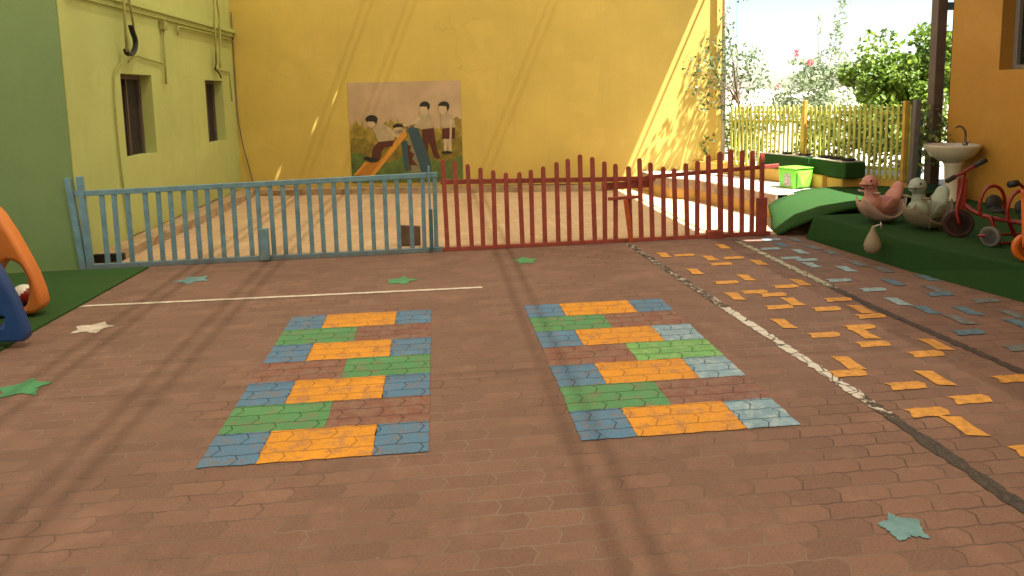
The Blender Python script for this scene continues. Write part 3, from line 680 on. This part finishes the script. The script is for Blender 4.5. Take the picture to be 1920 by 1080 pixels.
# posts
def post(name, x, y, z0, z1, s, mat, label, cat='post', x1=None, rnd=False):
    bm = B(); x1 = x if x1 is None else x1
    if rnd: tube(bm, [(x, y, z0), (x1, y, z1)], s/2, 14)
    else: bar(bm, (x, y, z0), (x1, y, z1), s, s, (0, 1, 0))
    return tag(obj(name, bm, mat, bevel=0 if rnd else .006, smooth=rnd), label, cat)
t = thing('canopy_post', 'tall brown steel post beside the corner of the orange building', 'post', (6.15, 8.42, .3))
bm = B(); bar(bm, (6.2, 8.42, .3), (6.2, 8.42, 3.75), .125, .125, (0, 1, 0)); obj('shaft', bm, M['brown_post'], t, .006, world=True)
bm = B(); box(bm, (6.262, 8.38, 2.5), (6.42, 8.46, 2.59)); obj('bracket', bm, M['blue_dark'], t, world=True)
bm = B(); box(bm, (6.3, 8.24, .3), (6.38, 8.32, 3.3)); tag(obj('down_pipe', bm, M['black'], bevel=.01), 'narrow dark downpipe tucked behind the brown post', 'pipe')
post('fence_post', 5.6, 7.95, .25, 1.42, .07, M['grey_post'], 'slightly leaning grey post at the near end of the yellow green fence', x1=5.63)
post('fence_post', 6.25, 8.75, .3, 1.25, .06, M['blue_dark'], 'thin grey green post between the leaning grey post and the brown post')

# ------------------------------------------------------------------ turf platform and ramp
tp = thing('turf_platform', 'low play platform covered in dark green artificial turf', 'platform', (5, 5.5, 0))
bm = B()
bo = [(3.86, 7.14), (4.02, 5.7), (4.24, 4.67), (4.6, 2.5), (5.0, -2), (6.196, -2), (6.196, 7.95), (5.2, 7.95), (4.6, 7.16)]
to = [(3.94, 7.13), (4.05, 5.7), (4.34, 4.7), (4.68, 2.5), (5.08, -2), (6.196, -2), (6.196, 7.95), (5.2, 7.95), (4.6, 7.15)]
lo = [bm.verts.new((x, y, .002)) for x, y in bo]; hi = [bm.verts.new((x, y, .25)) for x, y in to]
bm.faces.new(hi); k = len(bo)
for i in range(k): bm.faces.new((lo[i], lo[(i+1) % k], hi[(i+1) % k], hi[i]))
obj('turf_cover', bm, M['turf_platform'], tp, .015, world=True)
bm = B()
prof = [(3.66, .012), (3.78, .10), (3.95, .2), (4.2, .28), (4.5, .335), (4.9, .36), (5.4, .365), (6.15, .365)]
nearY = [7.36, 7.30, 7.22, 7.18, 7.15, 7.3, 7.6, 7.8]; farY = [7.72, 7.98, 8.2, 8.36, 8.42, 8.42, 8.42, 8.42]
grid = []
for (x, z), a, b_ in zip(prof, nearY, farY):
    grid.append([[bm.verts.new((x+(.1*j/6 if x < 3.9 else 0), a+(b_-a)*j/6, z+dz+(.006*math.sin(x*9+j)))) for j in range(7)] for dz in (0, -.028)])
for g0, g1 in zip(grid, grid[1:]):
    for j in range(6):
        bm.faces.new((g0[0][j], g0[0][j+1], g1[0][j+1], g1[0][j])); bm.faces.new((g0[1][j], g1[1][j], g1[1][j+1], g0[1][j+1]))
    bm.faces.new((g0[0][0], g1[0][0], g1[1][0], g0[1][0])); bm.faces.new((g0[0][6], g0[1][6], g1[1][6], g1[0][6]))
for gg in (grid[0], grid[-1]):
    for j in range(6): bm.faces.new((gg[0][j], gg[1][j], gg[1][j+1], gg[0][j+1]))
tag(obj('turf_ramp', bm, M['turf_ramp'], smooth=True), 'arched ramp wrapped in brighter green turf beside the red fence end', 'ramp')

# ------------------------------------------------------------------ curb, planters, bin
bm = B()
prism(bm, [(4.28, 10.95), (4.46, 10.2), (4.70, 9.35), (4.86, 8.62), (5.12, 8.62), (4.96, 9.4), (4.7, 10.2), (4.5, 10.95)], .305, .475)
prism(bm, [(4.92, 8.618), (4.98, 8.36), (5.75, 8.36), (5.75, 8.618)], .305, .46)
tag(obj('yellow_curb', bm, M['curb_yellow'], bevel=.012), 'low yellow painted curb wall on the terrace below the slatted fence', 'curb')
def planter(p0, p1, wd, z0, z1, label):
    t = thing('turf_planter', label, 'planter', ((p0[0]+p1[0])/2, (p0[1]+p1[1])/2, z0), group='turf covered planter boxes on the yellow curb')
    d = Vector((p1[0]-p0[0], p1[1]-p0[1])); s = Vector((-d.y, d.x)).normalized()*wd
    if s.x < 0: s = -s
    P = [p0, p1, (p1[0]+s.x, p1[1]+s.y), (p0[0]+s.x, p0[1]+s.y)]
    bm = B(); prism(bm, P, z0, z1); obj('box', bm, M['turf_ramp'], t, .015, world=True)
    c = Vector((sum(q[0] for q in P)/4, sum(q[1] for q in P)/4))
    bm = B(); prism(bm, [(c.x+(q[0]-c.x)*.97, c.y+(q[1]-c.y)*.8) for q in P], z1, z1+.012); obj('rim', bm, M['concrete'], t, world=True)
    for f in (.2, .5, .8):
        cx, cy = p0[0]+d.x*f+s.x*.5, p0[1]+d.y*f+s.y*.5
        bm = B(); lathe(bm, [(.07, z1+.01), (.09, z1+.035), (.08, z1+.04), (.0, z1+.03)], (cx, cy, 0), 14); obj('soil', bm, M['soil'], t, world=True)
planter((4.62, 9.95), (4.86, 8.98), .24, .476, .67, 'farther turf covered planter box behind the bright green bin')
planter((4.865, 8.96), (4.93, 8.22), .28, .476, .67, 'nearer turf covered planter box ending in a dark shaded end')
t = thing('green_bin', 'bright lime green plastic storage bin on the sunny terrace', 'bin', (4.62, 8.85, .304), R(17))
bm = B()
def frustum(bm, a, b_, z0, z1, a2, b2):
    v = [bm.verts.new(p) for p in ((-a,-b_,z0),(a,-b_,z0),(a,b_,z0),(-a,b_,z0),(-a2,-b2,z1),(a2,-b2,z1),(a2,b2,z1),(-a2,b2,z1))]
    for f in ((0,3,2,1),(4,5,6,7),(0,1,5,4),(1,2,6,5),(2,3,7,6),(3,0,4,7)): bm.faces.new([v[i] for i in f])
frustum(bm, .135, .13, 0, .25, .152, .147); obj('body', bm, M['lime_bin'], t, .012)
bm = B(); frustum(bm, .16, .155, .251, .268, .16, .155); obj('lid', bm, M['lime_bin'], t, .008)
bm = B(); v = [bm.verts.new(p) for p in ((-.1, -.145, .02), (.13, -.14, .02), (.14, -.155, .235), (-.12, -.155, .235), (-.07, -.2, .04))]
for f in ((0, 1, 4), (1, 2, 4), (2, 3, 4), (3, 0, 4)): bm.faces.new([v[i] for i in f])
obj('front_flap', bm, M['lime_bin'], t)
bm = B(); v = [bm.verts.new(p) for p in ((-.142, -.08, .03), (-.142, .05, .03), (-.15, .03, .19), (-.15, -.06, .19))]; bm.faces.new(v)
obj('printed_sticker', bm, plain('grey_print', (.42, .36, .33), .6, .55, 34), t)

# ------------------------------------------------------------------ yellow-green slatted fence
sf = thing('slatted_fence', 'sunlit yellow green slatted picket fence on top of the curb wall', 'fence', (5, 9, .48))
A, Bp = Vector((3.5, 12.0)), Vector((5.62, 8.0)); dd = Bp-A; n_ = 66
sl = dd.normalized(); nn = Vector((sl.y, -sl.x))
bm = B(); prism(bm, [(3.55+.06, 12.1), (5.6, 8.03), (5.85, 8.13), (3.85, 12.2)], .0, .455); tag(obj('retaining_wall', bm, M['curb_yellow']), 'yellow low retaining wall carrying the slatted fence', 'wall')
for i in range(n_):
    p = A + dd*(i+.5)/n_; zt = 1.33 + .05*i/n_ + random.uniform(-.012, .012)
    if p.x < 4.38: continue
    bm = B(); pts = [(-.016, .45), (.016, .45), (.016, zt-.03), (0, zt), (-.016, zt-.03)]
    v = []
    for o_ in (-.007, .007):
        for a, z in pts:
            q = p + sl*a + nn*o_; v.append(bm.verts.new((q.x, q.y, z)))
    bm.faces.new(v[:5]); bm.faces.new(v[5:][::-1])
    for k in range(5): bm.faces.new((v[k], v[k+5], v[5+(k+1) % 5], v[(k+1) % 5]))
    obj('slat', bm, M['picket'], sf, world=True)
for z in (.56, 1.12, 1.25):
    bm = B(); p, q = A + dd*.415 + nn*.024*(-1), Bp + nn*.024*(-1); bar(bm, (p.x, p.y, z), (q.x, q.y, z+.02), .026, .032); obj('rail', bm, M['picket'], sf, world=True)
for f in (.69, .985):
    p = A + dd*f - nn*.0; bm = B(); bar(bm, (p.x-.03, p.y-.015, .45), (p.x-.03, p.y-.015, 1.42 if f < .9 else 1.41), .05, .05, (0, 1, 0)); obj('post', bm, M['picket_post'], sf, .004, world=True)

# ------------------------------------------------------------------ toys on the platform
def duck(loc, rz, bodymat, shellmat, label, neck=1.0, wing=True):
    t = thing('rocking_duck', label, 'ride-on toy', loc, rz, 'plastic rocking ducks on the turf platform')
    P = [((.0, 0, .17), (.19, .12, .10), (0, 0, 0)), ((-.12, 0, .19), (.11, .10, .11), (0, R(-20), 0)),
         ((-.13, 0, .27), (.068, .062, .13), (0, R(-8), 0)), ((-.16, 0, .395*neck+.01), (.083, .074, .078), (0, 0, 0)),
         ((.15, 0, .25), (.12, .09, .055), (0, R(-52), 0)), ((.2, 0, .32), (.05, .07, .085), (0, R(22), 0))]
    me = blob(P, .011, 6); obj('body', me, bodymat, t, smooth=True)
    me = blob([((-.237, 0, .388*neck+.008), (.036, .042, .018), (0, R(6), 0)), ((-.228, 0, .364*neck+.008), (.03, .036, .014), (0, R(-6), 0))], .006, 3)
    obj('beak', me, bodymat, t, smooth=True)
    bm = B(); tube(bm, [(-.266, 0, .377*neck+.008), (-.25, -.034, .377*neck+.008), (-.22, -.05, .378*neck+.008), (-.185, -.068, .384*neck+.008)], .004, 6); obj('mouth_line', bm, M['t_darkred'], t, smooth=True)
    for s in (-1, 1):
        bm = B(); bmesh.ops.create_icosphere(bm, subdivisions=2, radius=.010, matrix=Matrix.Translation((-.205, s*.06, .425*neck+.008))); obj('eye', bm, M['black'], t, smooth=True)
        me = blob([((.03, s*.108, .2), (.11, .018, .055), (0, R(-12), s*R(-5)))], .009, 3); obj('wing', me, bodymat, t, smooth=True)
        bm = B(); tube(bm, [(-.165, s*.04, .31), (-.165, s*.13, .315)], .011, 8); obj('handle', bm, shellmat, t, smooth=True)
    # rocker shell: a boat shaped tray turned up at both ends
    bm = B(); rows = []
    for i in range(13):
        a = -1+i/6.; wd = .155*(1-abs(a)**3*.6); z = .008+.2*abs(a)**2.2
        rows.append([bm.verts.new((a*.27, wd*math.sin(b_), z+.085*(1-math.cos(b_))*.9)) for b_ in [R(-80+160*j/8) for j in range(9)]])
    for r0, r1 in zip(rows, rows[1:]):
        for j in range(8): bm.faces.new((r0[j], r0[j+1], r1[j+1], r1[j]))
    o = obj('rocker_base', bm, shellmat, t, smooth=True); sm = o.modifiers.new('s', 'SOLIDIFY'); sm.thickness = .014
    return t
duck((4.36, 6.62, .25), R(14), M['t_pink'], M['t_pinkpale'], 'salmon pink plastic rocking duck, nearer the ramp')
d2 = duck((4.56, 6.22, .25), R(20), M['t_grey'], M['t_beige'], 'sage grey plastic rocking duck beside the pink one', 1.04)
bm = B(); tube(bm, [(-.14, -.12, .03), (-.145, -.13, .2), (-.15, -.125, .34)], .006, 6); obj('cord', bm, M['t_beige'], d2, smooth=True)
t = thing('hanging_weight', 'beige teardrop shaped weight hanging on a cord over the platform edge', 'weight', (3.86, 6.0, .1))
bm = B(); lathe(bm, [(.0, 0), (.045, .005), (.073, .035), (.078, .075), (.062, .13), (.038, .18), (.018, .225), (.009, .25), (0, .252)], (3.87, 5.98, .1), 20, 1, .8); obj('teardrop', bm, M['t_beige'], t, world=True, smooth=True)
bm = B(); tube(bm, [(3.87, 5.98, .34), (3.95, 6.0, .36), (4.06, 6.15, .28), (4.25, 6.45, .285)], .006, 6, 1); obj('cord', bm, M['white'], t, world=True, smooth=True)

# sink
t = thing('pedestal_sink', 'cream ceramic pedestal washbasin against the orange wall', 'sink', (5.93, 7.7, .25))
bm = B(); lathe(bm, [(.105, 0), (.1, .02), (.085, .05), (.078, .25), (.085, .4), (.11, .47)], (0, 0, 0), 24, 1, 1.1); obj('pedestal', bm, M['ceramic'], t, smooth=True)
bm = B(); lathe(bm, [(.07, .44), (.15, .475), (.225, .53), (.265, .59), (.285, .635), (.288, .655), (.262, .655), (.24, .62), (.16, .56), (.0, .54)], (-.02, 0, 0), 32, .98, 1.05); obj('basin', bm, M['ceramic'], t, smooth=True)
bm = B(); tube(bm, [(.14, 0, .64), (.14, 0, .72), (.135, 0, .80), (.1, 0, .85), (.05, 0, .865), (.01, 0, .85)], .012, 10, 1); lathe(bm, [(.03, .64), (.028, .665), (.016, .68)], (.14, 0, 0), 14); o = obj('tap', bm, M['chrome'], t, smooth=True)
bm = B(); tube(bm, [(.14, -.03, .665), (.14, -.075, .69)], .007, 8); obj('tap_handle', bm, M['chrome'], o, smooth=True)

# tricycles
def wheel(parent, c, axis, r, tw, tmat, hmat):
    ax = Vector(axis).normalized()
    bm = B(); lathe(bm, [(r*.72, -tw/2), (r*.92, -tw/2), (r, -tw*.28), (r, tw*.28), (r*.92, tw/2), (r*.72, tw/2), (r*.72, -tw/2)], c, 28, axis=ax); w_ = obj('wheel', bm, tmat, parent, smooth=False, world=True)
    bm = B(); lathe(bm, [(0, -tw*.42), (r*.25, -tw*.45), (r*.3, -tw*.3), (r*.73, -tw*.25), (r*.73, tw*.25), (r*.3, tw*.3), (r*.25, tw*.45), (0, tw*.42)], c, 24, axis=ax); obj('hub', bm, hmat, w_, world=True, smooth=False)
t = thing('tricycle', 'red two seater tricycle with black seats inside red tube hoops', 'tricycle', (4.65, 5.6, .25))
tb = lambda name, pts, r, mat, s=1, par=None: (lambda bm: (tube(bm, pts, r, 10, s), obj(name, bm, mat, par or t, smooth=True, world=True))[1])(B())
wheel(t, (4.56, 5.82, .25+.125), (.55, .83, 0), .125, .045, M['t_darkred'], M['t_red'])
tb('fork', [(4.53, 5.76, .37), (4.50, 5.78, .5), (4.56, 5.80, .66), (4.575, 5.8, .82)], .014, M['t_red'])
tb('fork', [(4.60, 5.87, .37), (4.64, 5.86, .5), (4.60, 5.82, .66), (4.58, 5.8, .82)], .014, M['t_red'])
bm = B(); bar(bm, (4.56, 5.80, .5), (4.57, 5.8, .78), .075, .012, (.6, .8, 0)); obj('steering_plate', bm, M['t_red'], t, .004, world=True)
hb = tb('handlebar', [(4.40, 5.72, .79), (4.57, 5.79, .83), (4.66, 5.82, .87), (4.76, 5.80, .92)], .012, M['t_red'])
tb('grip', [(4.68, 5.82, .88), (4.78, 5.80, .93)], .021, M['black'], 0, hb); tb('grip', [(4.34, 5.69, .775), (4.44, 5.74, .80)], .021, M['black'], 0, hb)
tb('frame', [(4.59, 5.8, .55), (4.60, 5.7, .50), (4.62, 5.55, .47), (4.68, 5.35, .47), (4.74, 5.15, .46)], .02, M['t_red'])
tb('backrest_hoop', [(4.51, 5.5, .50), (4.49, 5.5, .60), (4.53, 5.5, .72), (4.61, 5.5, .755), (4.69, 5.5, .72), (4.73, 5.5, .60), (4.71, 5.5, .50)], .014, M['t_red'], 2)
tb('backrest_hoop', [(4.56, 5.26, .50), (4.54, 5.26, .60), (4.58, 5.26, .71), (4.66, 5.26, .745), (4.74, 5.26, .71), (4.78, 5.26, .60), (4.76, 5.26, .50)], .014, M['t_red'], 2)
for c in ((4.61, 5.48, .61), (4.665, 5.24, .60)):
    me = blob([(c, (.075, .035, .068), (R(-15), 0, 0)), ((c[0], c[1]-.05, c[2]-.06), (.07, .07, .02), (0, 0, 0))], .008, 4); me.transform(Matrix.Translation(t.location).inverted()); obj('seat', me, M['black'], t, smooth=True)
tb('leg', [(4.60, 5.5, .49), (4.62, 5.47, .38), (4.63, 5.45, .27)], .017, M['t_red'])
tb('leg', [(4.68, 5.4, .48), (4.74, 5.42, .38), (4.80, 5.42, .27)], .017, M['t_red'])
tb('step_bar', [(4.46, 5.45, .34), (4.85, 5.45, .34)], .011, M['t_red'], 0); tb('step_bar', [(4.6, 5.47, .262), (4.86, 5.47, .262)], .011, M['t_red'], 0)
wheel(t, (4.545, 5.42, .25+.085), (1, .35, 0), .085, .04, M['greyrubber'], M['t_red'])
wheel(t, (4.9, 5.3, .25+.085), (1, .35, 0), .085, .04, M['greyrubber'], M['t_red'])
t = thing('tricycle', 'orange tricycle cut off by the right edge of the photo', 'tricycle', (4.5, 4.85, .25))
wheel(t, (4.42, 4.9, .25+.11), (.3, .95, 0), .11, .045, M['t_orange2'], M['black'])
tb('fork', [(4.36, 4.86, .37), (4.36, 4.88, .55), (4.38, 4.92, .72), (4.37, 4.92, .8)], .018, M['t_orange2'])
tb('fork', [(4.47, 4.95, .37), (4.46, 4.95, .55), (4.41, 4.93, .72), (4.37, 4.92, .8)], .018, M['t_orange2'])
hb = tb('handlebar', [(4.24, 4.88, .85), (4.32, 4.9, .85), (4.37, 4.92, .81), (4.46, 4.95, .84), (4.54, 4.98, .85)], .013, M['t_red'])
tb('grip', [(4.215, 4.87, .85), (4.29, 4.895, .855)], .026, M['black'], 0, hb); tb('grip', [(4.48, 4.955, .845), (4.56, 4.985, .85)], .026, M['black'], 0, hb)
tb('frame', [(4.42, 4.94, .6), (4.55, 4.9, .5), (4.75, 4.8, .45), (5.0, 4.65, .4)], .02, M['t_orange2'])
me = blob([((4.9, 4.7, .5), (.1, .09, .025), (0, 0, 0)), ((5.0, 4.66, .58), (.03, .09, .08), (0, 0, 0))], .009, 4); me.transform(Matrix.Translation(t.location).inverted()); obj('seat', me, M['black'], t, smooth=True)
wheel(t, (4.93, 4.5, .335), (.4, 1, 0), .085, .04, M['greyrubber'], M['t_orange2']); wheel(t, (5.03, 4.85, .335), (.4, 1, 0), .085, .04, M['greyrubber'], M['t_orange2'])

# ------------------------------------------------------------------ playset at the left edge
ps = thing('toddler_slide', 'plastic toddler slide with arched orange side and navy blue ladder', 'slide', (-3.5, 5.3, .014))
def arc(cx, cz, rx, rz, a0, a1, n=18): return [(cx+rx*math.cos(R(a0+(a1-a0)*k/n)), cz+rz*math.sin(R(a0+(a1-a0)*k/n))) for k in range(n+1)]
outer = [(-4.25, .03), (-3.38, .03)] + [(-3.2, .02), (-3.04, .02), (-2.985, .045), (-2.955, .1), (-2.97, .2), (-3.0, .32), (-3.05, .45), (-3.12, .62), (-3.2, .78), (-3.32, .93), (-3.5, 1.03), (-3.8, 1.05), (-4.25, 1.0)]
hole = arc(-3.16, .23, .115, .205, 0, 342, 18)
me = flat_panel([outer, hole], .14, .03); me.transform(Matrix.Translation((0, 5.62, .015))); me.transform(Matrix.Translation(ps.location).inverted())
obj('orange_side', me, M['t_orange'], ps, smooth=True)
me = flat_panel([[(-4.2, .03), (-2.74, .03), (-2.715, .055), (-2.72, .12), (-2.765, .3), (-2.84, .5), (-2.91, .64), (-3.0, .8), (-3.12, .98), (-3.4, 1.05), (-4.2, 1.05)],
                 arc(-2.925, .345, .048, .048, 0, 340, 16), [(-3.2, .14), (-2.86, .14), (-2.84, .2), (-2.87, .215), (-3.2, .215)],
                 [(-3.5, .5), (-3.05, .5), (-3.12, .68), (-3.5, .72)]], .09, .02)
me.transform(Matrix.Translation((0, 4.92, .015))); me.transform(Matrix.Translation(ps.location).inverted())
obj('ladder_side', me, M['t_blue'], ps, smooth=True)
for y, z in ((5.05, .25), (5.05, .5), (5.05, .75)):
    bm = B(); box(bm, (-3.75, 4.98, z), (-3.35, 5.55, z+.04)); obj('rung', bm, M['t_blue'], ps, .012, world=True)
bm = B(); bmesh.ops.create_uvsphere(bm, u_segments=24, v_segments=16, radius=.085)
b0 = obj('toy_ball', bm, [M['white'], M['t_red']], smooth=True); b0.location = (-3.27, 5.9, .1); b0.rotation_euler = (0, 0, 0)
for p in b0.data.polygons: p.material_index = 1 if (p.center.x*.8 - p.center.z*.55 - p.center.y*.1 > .01) else 0
tag(b0, 'small red and white ball on the turf behind the toddler slide', 'ball')

# ------------------------------------------------------------------ plants
def leaves(bm, clumps, size, dens, seed, flat=.5):
    rnd = random.Random(seed)
    for (cx, cy, cz, rx, ry, rz, k) in clumps:
        for _ in range(int(k*dens)):
            while True:
                q = Vector((rnd.uniform(-1, 1), rnd.uniform(-1, 1), rnd.uniform(-1, 1)))
                if q.length < 1: break
            q = q.normalized()*(q.length**.6)
            c = Vector((cx+q.x*rx, cy+q.y*ry, cz+q.z*rz)); s = size*rnd.uniform(.55, 1.3)
            n_ = Vector((rnd.gauss(0, 1), rnd.gauss(0, 1), rnd.gauss(.4, 1))).normalized()
            a = n_.orthogonal().normalized(); a.rotate(Matrix.Rotation(rnd.uniform(0, 6.28), 3, n_)); b_ = n_.cross(a)
            bm.faces.new([bm.verts.new(c + a*s*x + b_*s*y + n_*s*z) for x, y, z in ((0, -.9, 0), (.5, -.1, .12), (0, 1, 0), (-.5, -.1, .12))])
def clumpset(center, rad, n, cr, seed, k=60):
    rnd = random.Random(seed); L = []
    for _ in range(n):
        q = Vector((rnd.gauss(0, .55), rnd.gauss(0, .55), rnd.gauss(0, .5)))
        if q.length > 1: q.normalize()
        r_ = cr*rnd.uniform(.6, 1.3)
        L.append((center[0]+q.x*rad[0], center[1]+q.y*rad[1], center[2]+q.z*rad[2], r_, r_, r_*.8, k*rnd.uniform(.6, 1.3)))
    return L
def branches(bm, base, clumps, r0, rnd, step=1):
    for c in clumps[::step]:
        e = Vector(c[:3]); b_ = Vector(base); m_ = b_.lerp(e, .5) + Vector((rnd.uniform(-.1, .1), rnd.uniform(-.1, .1), rnd.uniform(0, .15)))
        tube(bm, [b_, b_.lerp(m_, .5)+Vector((0, 0, .1)), m_, e], [r0, r0*.15], 5, 1)
rn = random.Random(11)
# bougainvillea vine on the wall end
t = thing('climbing_vine', 'sparse leafy vine hanging over the free end of the yellow wall', 'vine', (4.62, 10.6, .3))
V = [(4.42,10.5,1.9,.36,.3,.3,60),(4.2,10.5,2.15,.3,.25,.25,40),(4.6,10.6,2.0,.35,.3,.3,50),(4.05,10.45,1.75,.28,.2,.3,32),(4.3,10.5,1.55,.3,.25,.3,40),(4.75,10.6,1.7,.3,.3,.3,45),(4.95,10.6,1.45,.25,.3,.3,30),(4.55,10.6,1.25,.25,.25,.3,40),(4.8,10.6,1.1,.25,.25,.3,40),(4.42,10.55,2.4,.16,.2,.25,22),(4.35,10.55,2.75,.1,.12,.25,12),(3.85,10.5,1.95,.2,.15,.14,9),(3.82,10.5,1.6,.1,.1,.1,6),(4.0,10.5,1.35,.14,.12,.1,9),(4.85,10.6,2.05,.2,.2,.2,14),(4.62,10.6,.9,.18,.2,.3,28),(4.72,10.62,.6,.2,.2,.3,34), (4.9,10.62,.85,.18,.2,.25,24), (4.75,10.6,1.8,.4,.3,.35,40),(4.5,10.5,3.1,.2,.2,.3,20)]
V = [(x*1.028, y+.3, z, rx, ry*.55, rz, k) for x, y, z, rx, ry, rz, k in V]
bm = B(); leaves(bm, V, .040, 2.1, 5); obj('foliage', bm, M['leaf_vine'], t, world=True)
bm = B(); tube(bm, [(4.74, 10.7, .3), (4.7, 10.68, .8), (4.62, 10.64, 1.3), (4.55, 10.6, 1.7)], [.022, .014], 7, 1); branches(bm, (4.58, 10.62, 1.4), V, .012, rn); obj('stems', bm, M['bark'], t, world=True)
# dense bush
t = thing('leafy_bush', 'dense bright green bush rising behind the fence near the orange building', 'bush', (6.9, 10.0, 0))
cl = clumpset((6.98, 9.95, 1.72), (.95, .6, .55), 40, .26, 21, 85) + clumpset((6.75, 9.7, 1.25), (.5, .4, .25), 12, .22, 22, 70) + clumpset((7.5, 10.1, 1.9), (.4, .4, .6), 12, .26, 23, 70) + clumpset((6.35, 9.9, 1.6), (.25, .3, .2), 7, .2, 24, 60) + clumpset((6.35, 9.35, 1.0), (.5, .35, .35), 16, .2, 25, 60)
bm = B(); leaves(bm, cl, .05, 2.6, 6); obj('crown', bm, M['leaf_bush'], t, world=True)
bm = B(); tube(bm, [(6.9, 10, 0), (6.93, 10, .6), (6.9, 10, 1.2)], [.07, .045], 8); branches(bm, (6.9, 10, 1.0), cl, .03, rn, 3); obj('trunk', bm, M['bark'], t, world=True)
# pale airy shrub
t = thing('pale_shrub', 'airy pale leaved shrub with long upright shoots beyond the fence', 'shrub', (7.0, 12.5, 0))
cl = clumpset((7.0, 12.5, 1.5), (.75, .5, .45), 26, .26, 31, 45) + [(7.15, 12.5, 2.0, .3, .3, .3, 60), (7.25, 12.5, 2.4, .14, .14, .3, 30), (7.3, 12.5, 2.8, .12, .12, .35, 26), (7.4, 12.5, 3.3, .15, .12, .3, 30), (6.9, 12.5, 2.6, .05, .05, .3, 10), (6.6, 12.5, 2.05, .3, .1, .06, 20), (6.2, 12.5, 1.6, .4, .2, .06, 16), (6.85, 12.5, 2.0, .2, .1, .1, 18), (7.7, 12.5, 2.1, .3, .2, .2, 20)]
bm = B(); leaves(bm, cl, .045, 3.2, 7); obj('crown', bm, M['leaf_pale'], t, world=True)
bm = B(); tube(bm, [(7, 12.5, 0), (7.02, 12.5, .6), (7, 12.5, 1.2)], [.04, .025], 6); branches(bm, (7, 12.5, .9), cl, .014, rn, 2); obj('trunk', bm, M['bark'], t, world=True)
bm = B(); leaves(bm, [(6.44, 12.4, 2.2, .06, .05, .07, 16), (6.7, 12.4, 2.03, .06, .05, .05, 18), (6.1, 12.4, 1.62, .05, .05, .04, 6)], .035, 1.5, 8); obj('blossoms', bm, M['flower'], t, world=True)
# broken hedge of loose growth beyond the fence
bm = B(); L = []
rh = random.Random(41)
for i in range(60):
    f = rh.random(); p = A + dd*(.1+.95*f) - nn*rh.uniform(.35, 1.0)
    L.append((p.x, p.y, rh.uniform(.62, 1.2), .2, .2, .2, 60))
leaves(bm, L, .045, 1.25, 9)
tag(obj('hedge', bm, M['leaf_hedge']), 'loose sunlit hedge growth right behind the slatted fence', 'hedge', kind='stuff')

# ------------------------------------------------------------------ shade canopy over the yard (above the frame)
ZC = 3.9; XE = 2.9 + .42*ZC
cn = thing('shade_canopy', 'pale shade cloth canopy on twin steel rails above the yard', 'canopy', (0, 5, ZC))
holes = []
for X, Y, Z in ((-1.63, 12.14, 1.57), (-1.99, 12.2, 1.12), (-2.66, 12.32, .3)):
    k = ZC-Z; holes.append((X+.42*k, Y-.30*k))
bm = B()
def rect(x0, y0, x1, y1, z0=ZC, z1=ZC):
    bm.faces.new([bm.verts.new(p) for p in ((x0, y0, z0), (x1, y0, z1), (x1, y1, z1), (x0, y1, z0))])
# cloth laid in panels; three small rips let slivers of sun through
hs = sorted(holes, key=lambda h: h[1]); y = -6.0
for hx, hy in hs:
    a, b_ = hy-.022, hy+.022
    rect(-9, y, XE, a); rect(-9, a, hx-.014, b_); rect(hx+.014, a, XE, b_); y = b_
rect(-9, y, XE, 12.3)
obj('cloth', bm, M['net'], cn, world=True)
bm = B(); XA = RX-.125
def aw(x0, x1, y0, y1):
    v = []
    for dz in (-.03, 0):
        for x, y in ((x0, y0), (x1, y0), (x1, y1), (x0, y1)): v.append(bm.verts.new((x, y, ZC-.45*(x-XE)/(XA-XE)+dz)))
    for f in ((0,3,2,1),(4,5,6,7),(0,1,5,4),(1,2,6,5),(2,3,7,6),(3,0,4,7)): bm.faces.new([v[i] for i in f])
aw(XE, XA, -6, 6.0); aw(XE, 4.8, 6.0, 6.07); aw(5.05, XA, 6.0, 6.07); aw(XE, XA, 6.07, 6.5)
obj('light_block_awning', bm, M['coping'], cn, world=True)  # unseen, made opaque to darken the right side; its slot passes a sun patch
bm = B()
for gx in (-1.62, -2.32, .64):
    for o_ in (-.07, .07): box(bm, (gx+.42*3.8+o_-.024, -5.9, 3.78), (gx+.42*3.8+o_+.024, 12.0, 3.83))
obj('long_rails', bm, M['grey_post'], cn, world=True)
bm = B(); yb = 3.99-.30*3.74
box(bm, (-8.9, yb-.012, 3.715), (XE, yb+.012, 3.74)); obj('cross_rail', bm, M['grey_post'], cn, world=True)
bm = B(); tube(bm, [(XE+.085, -5.9, ZC), (XE+.085, 12.1, ZC)], .018, 8); obj('edge_rope', bm, M['grey_post'], cn, world=True)
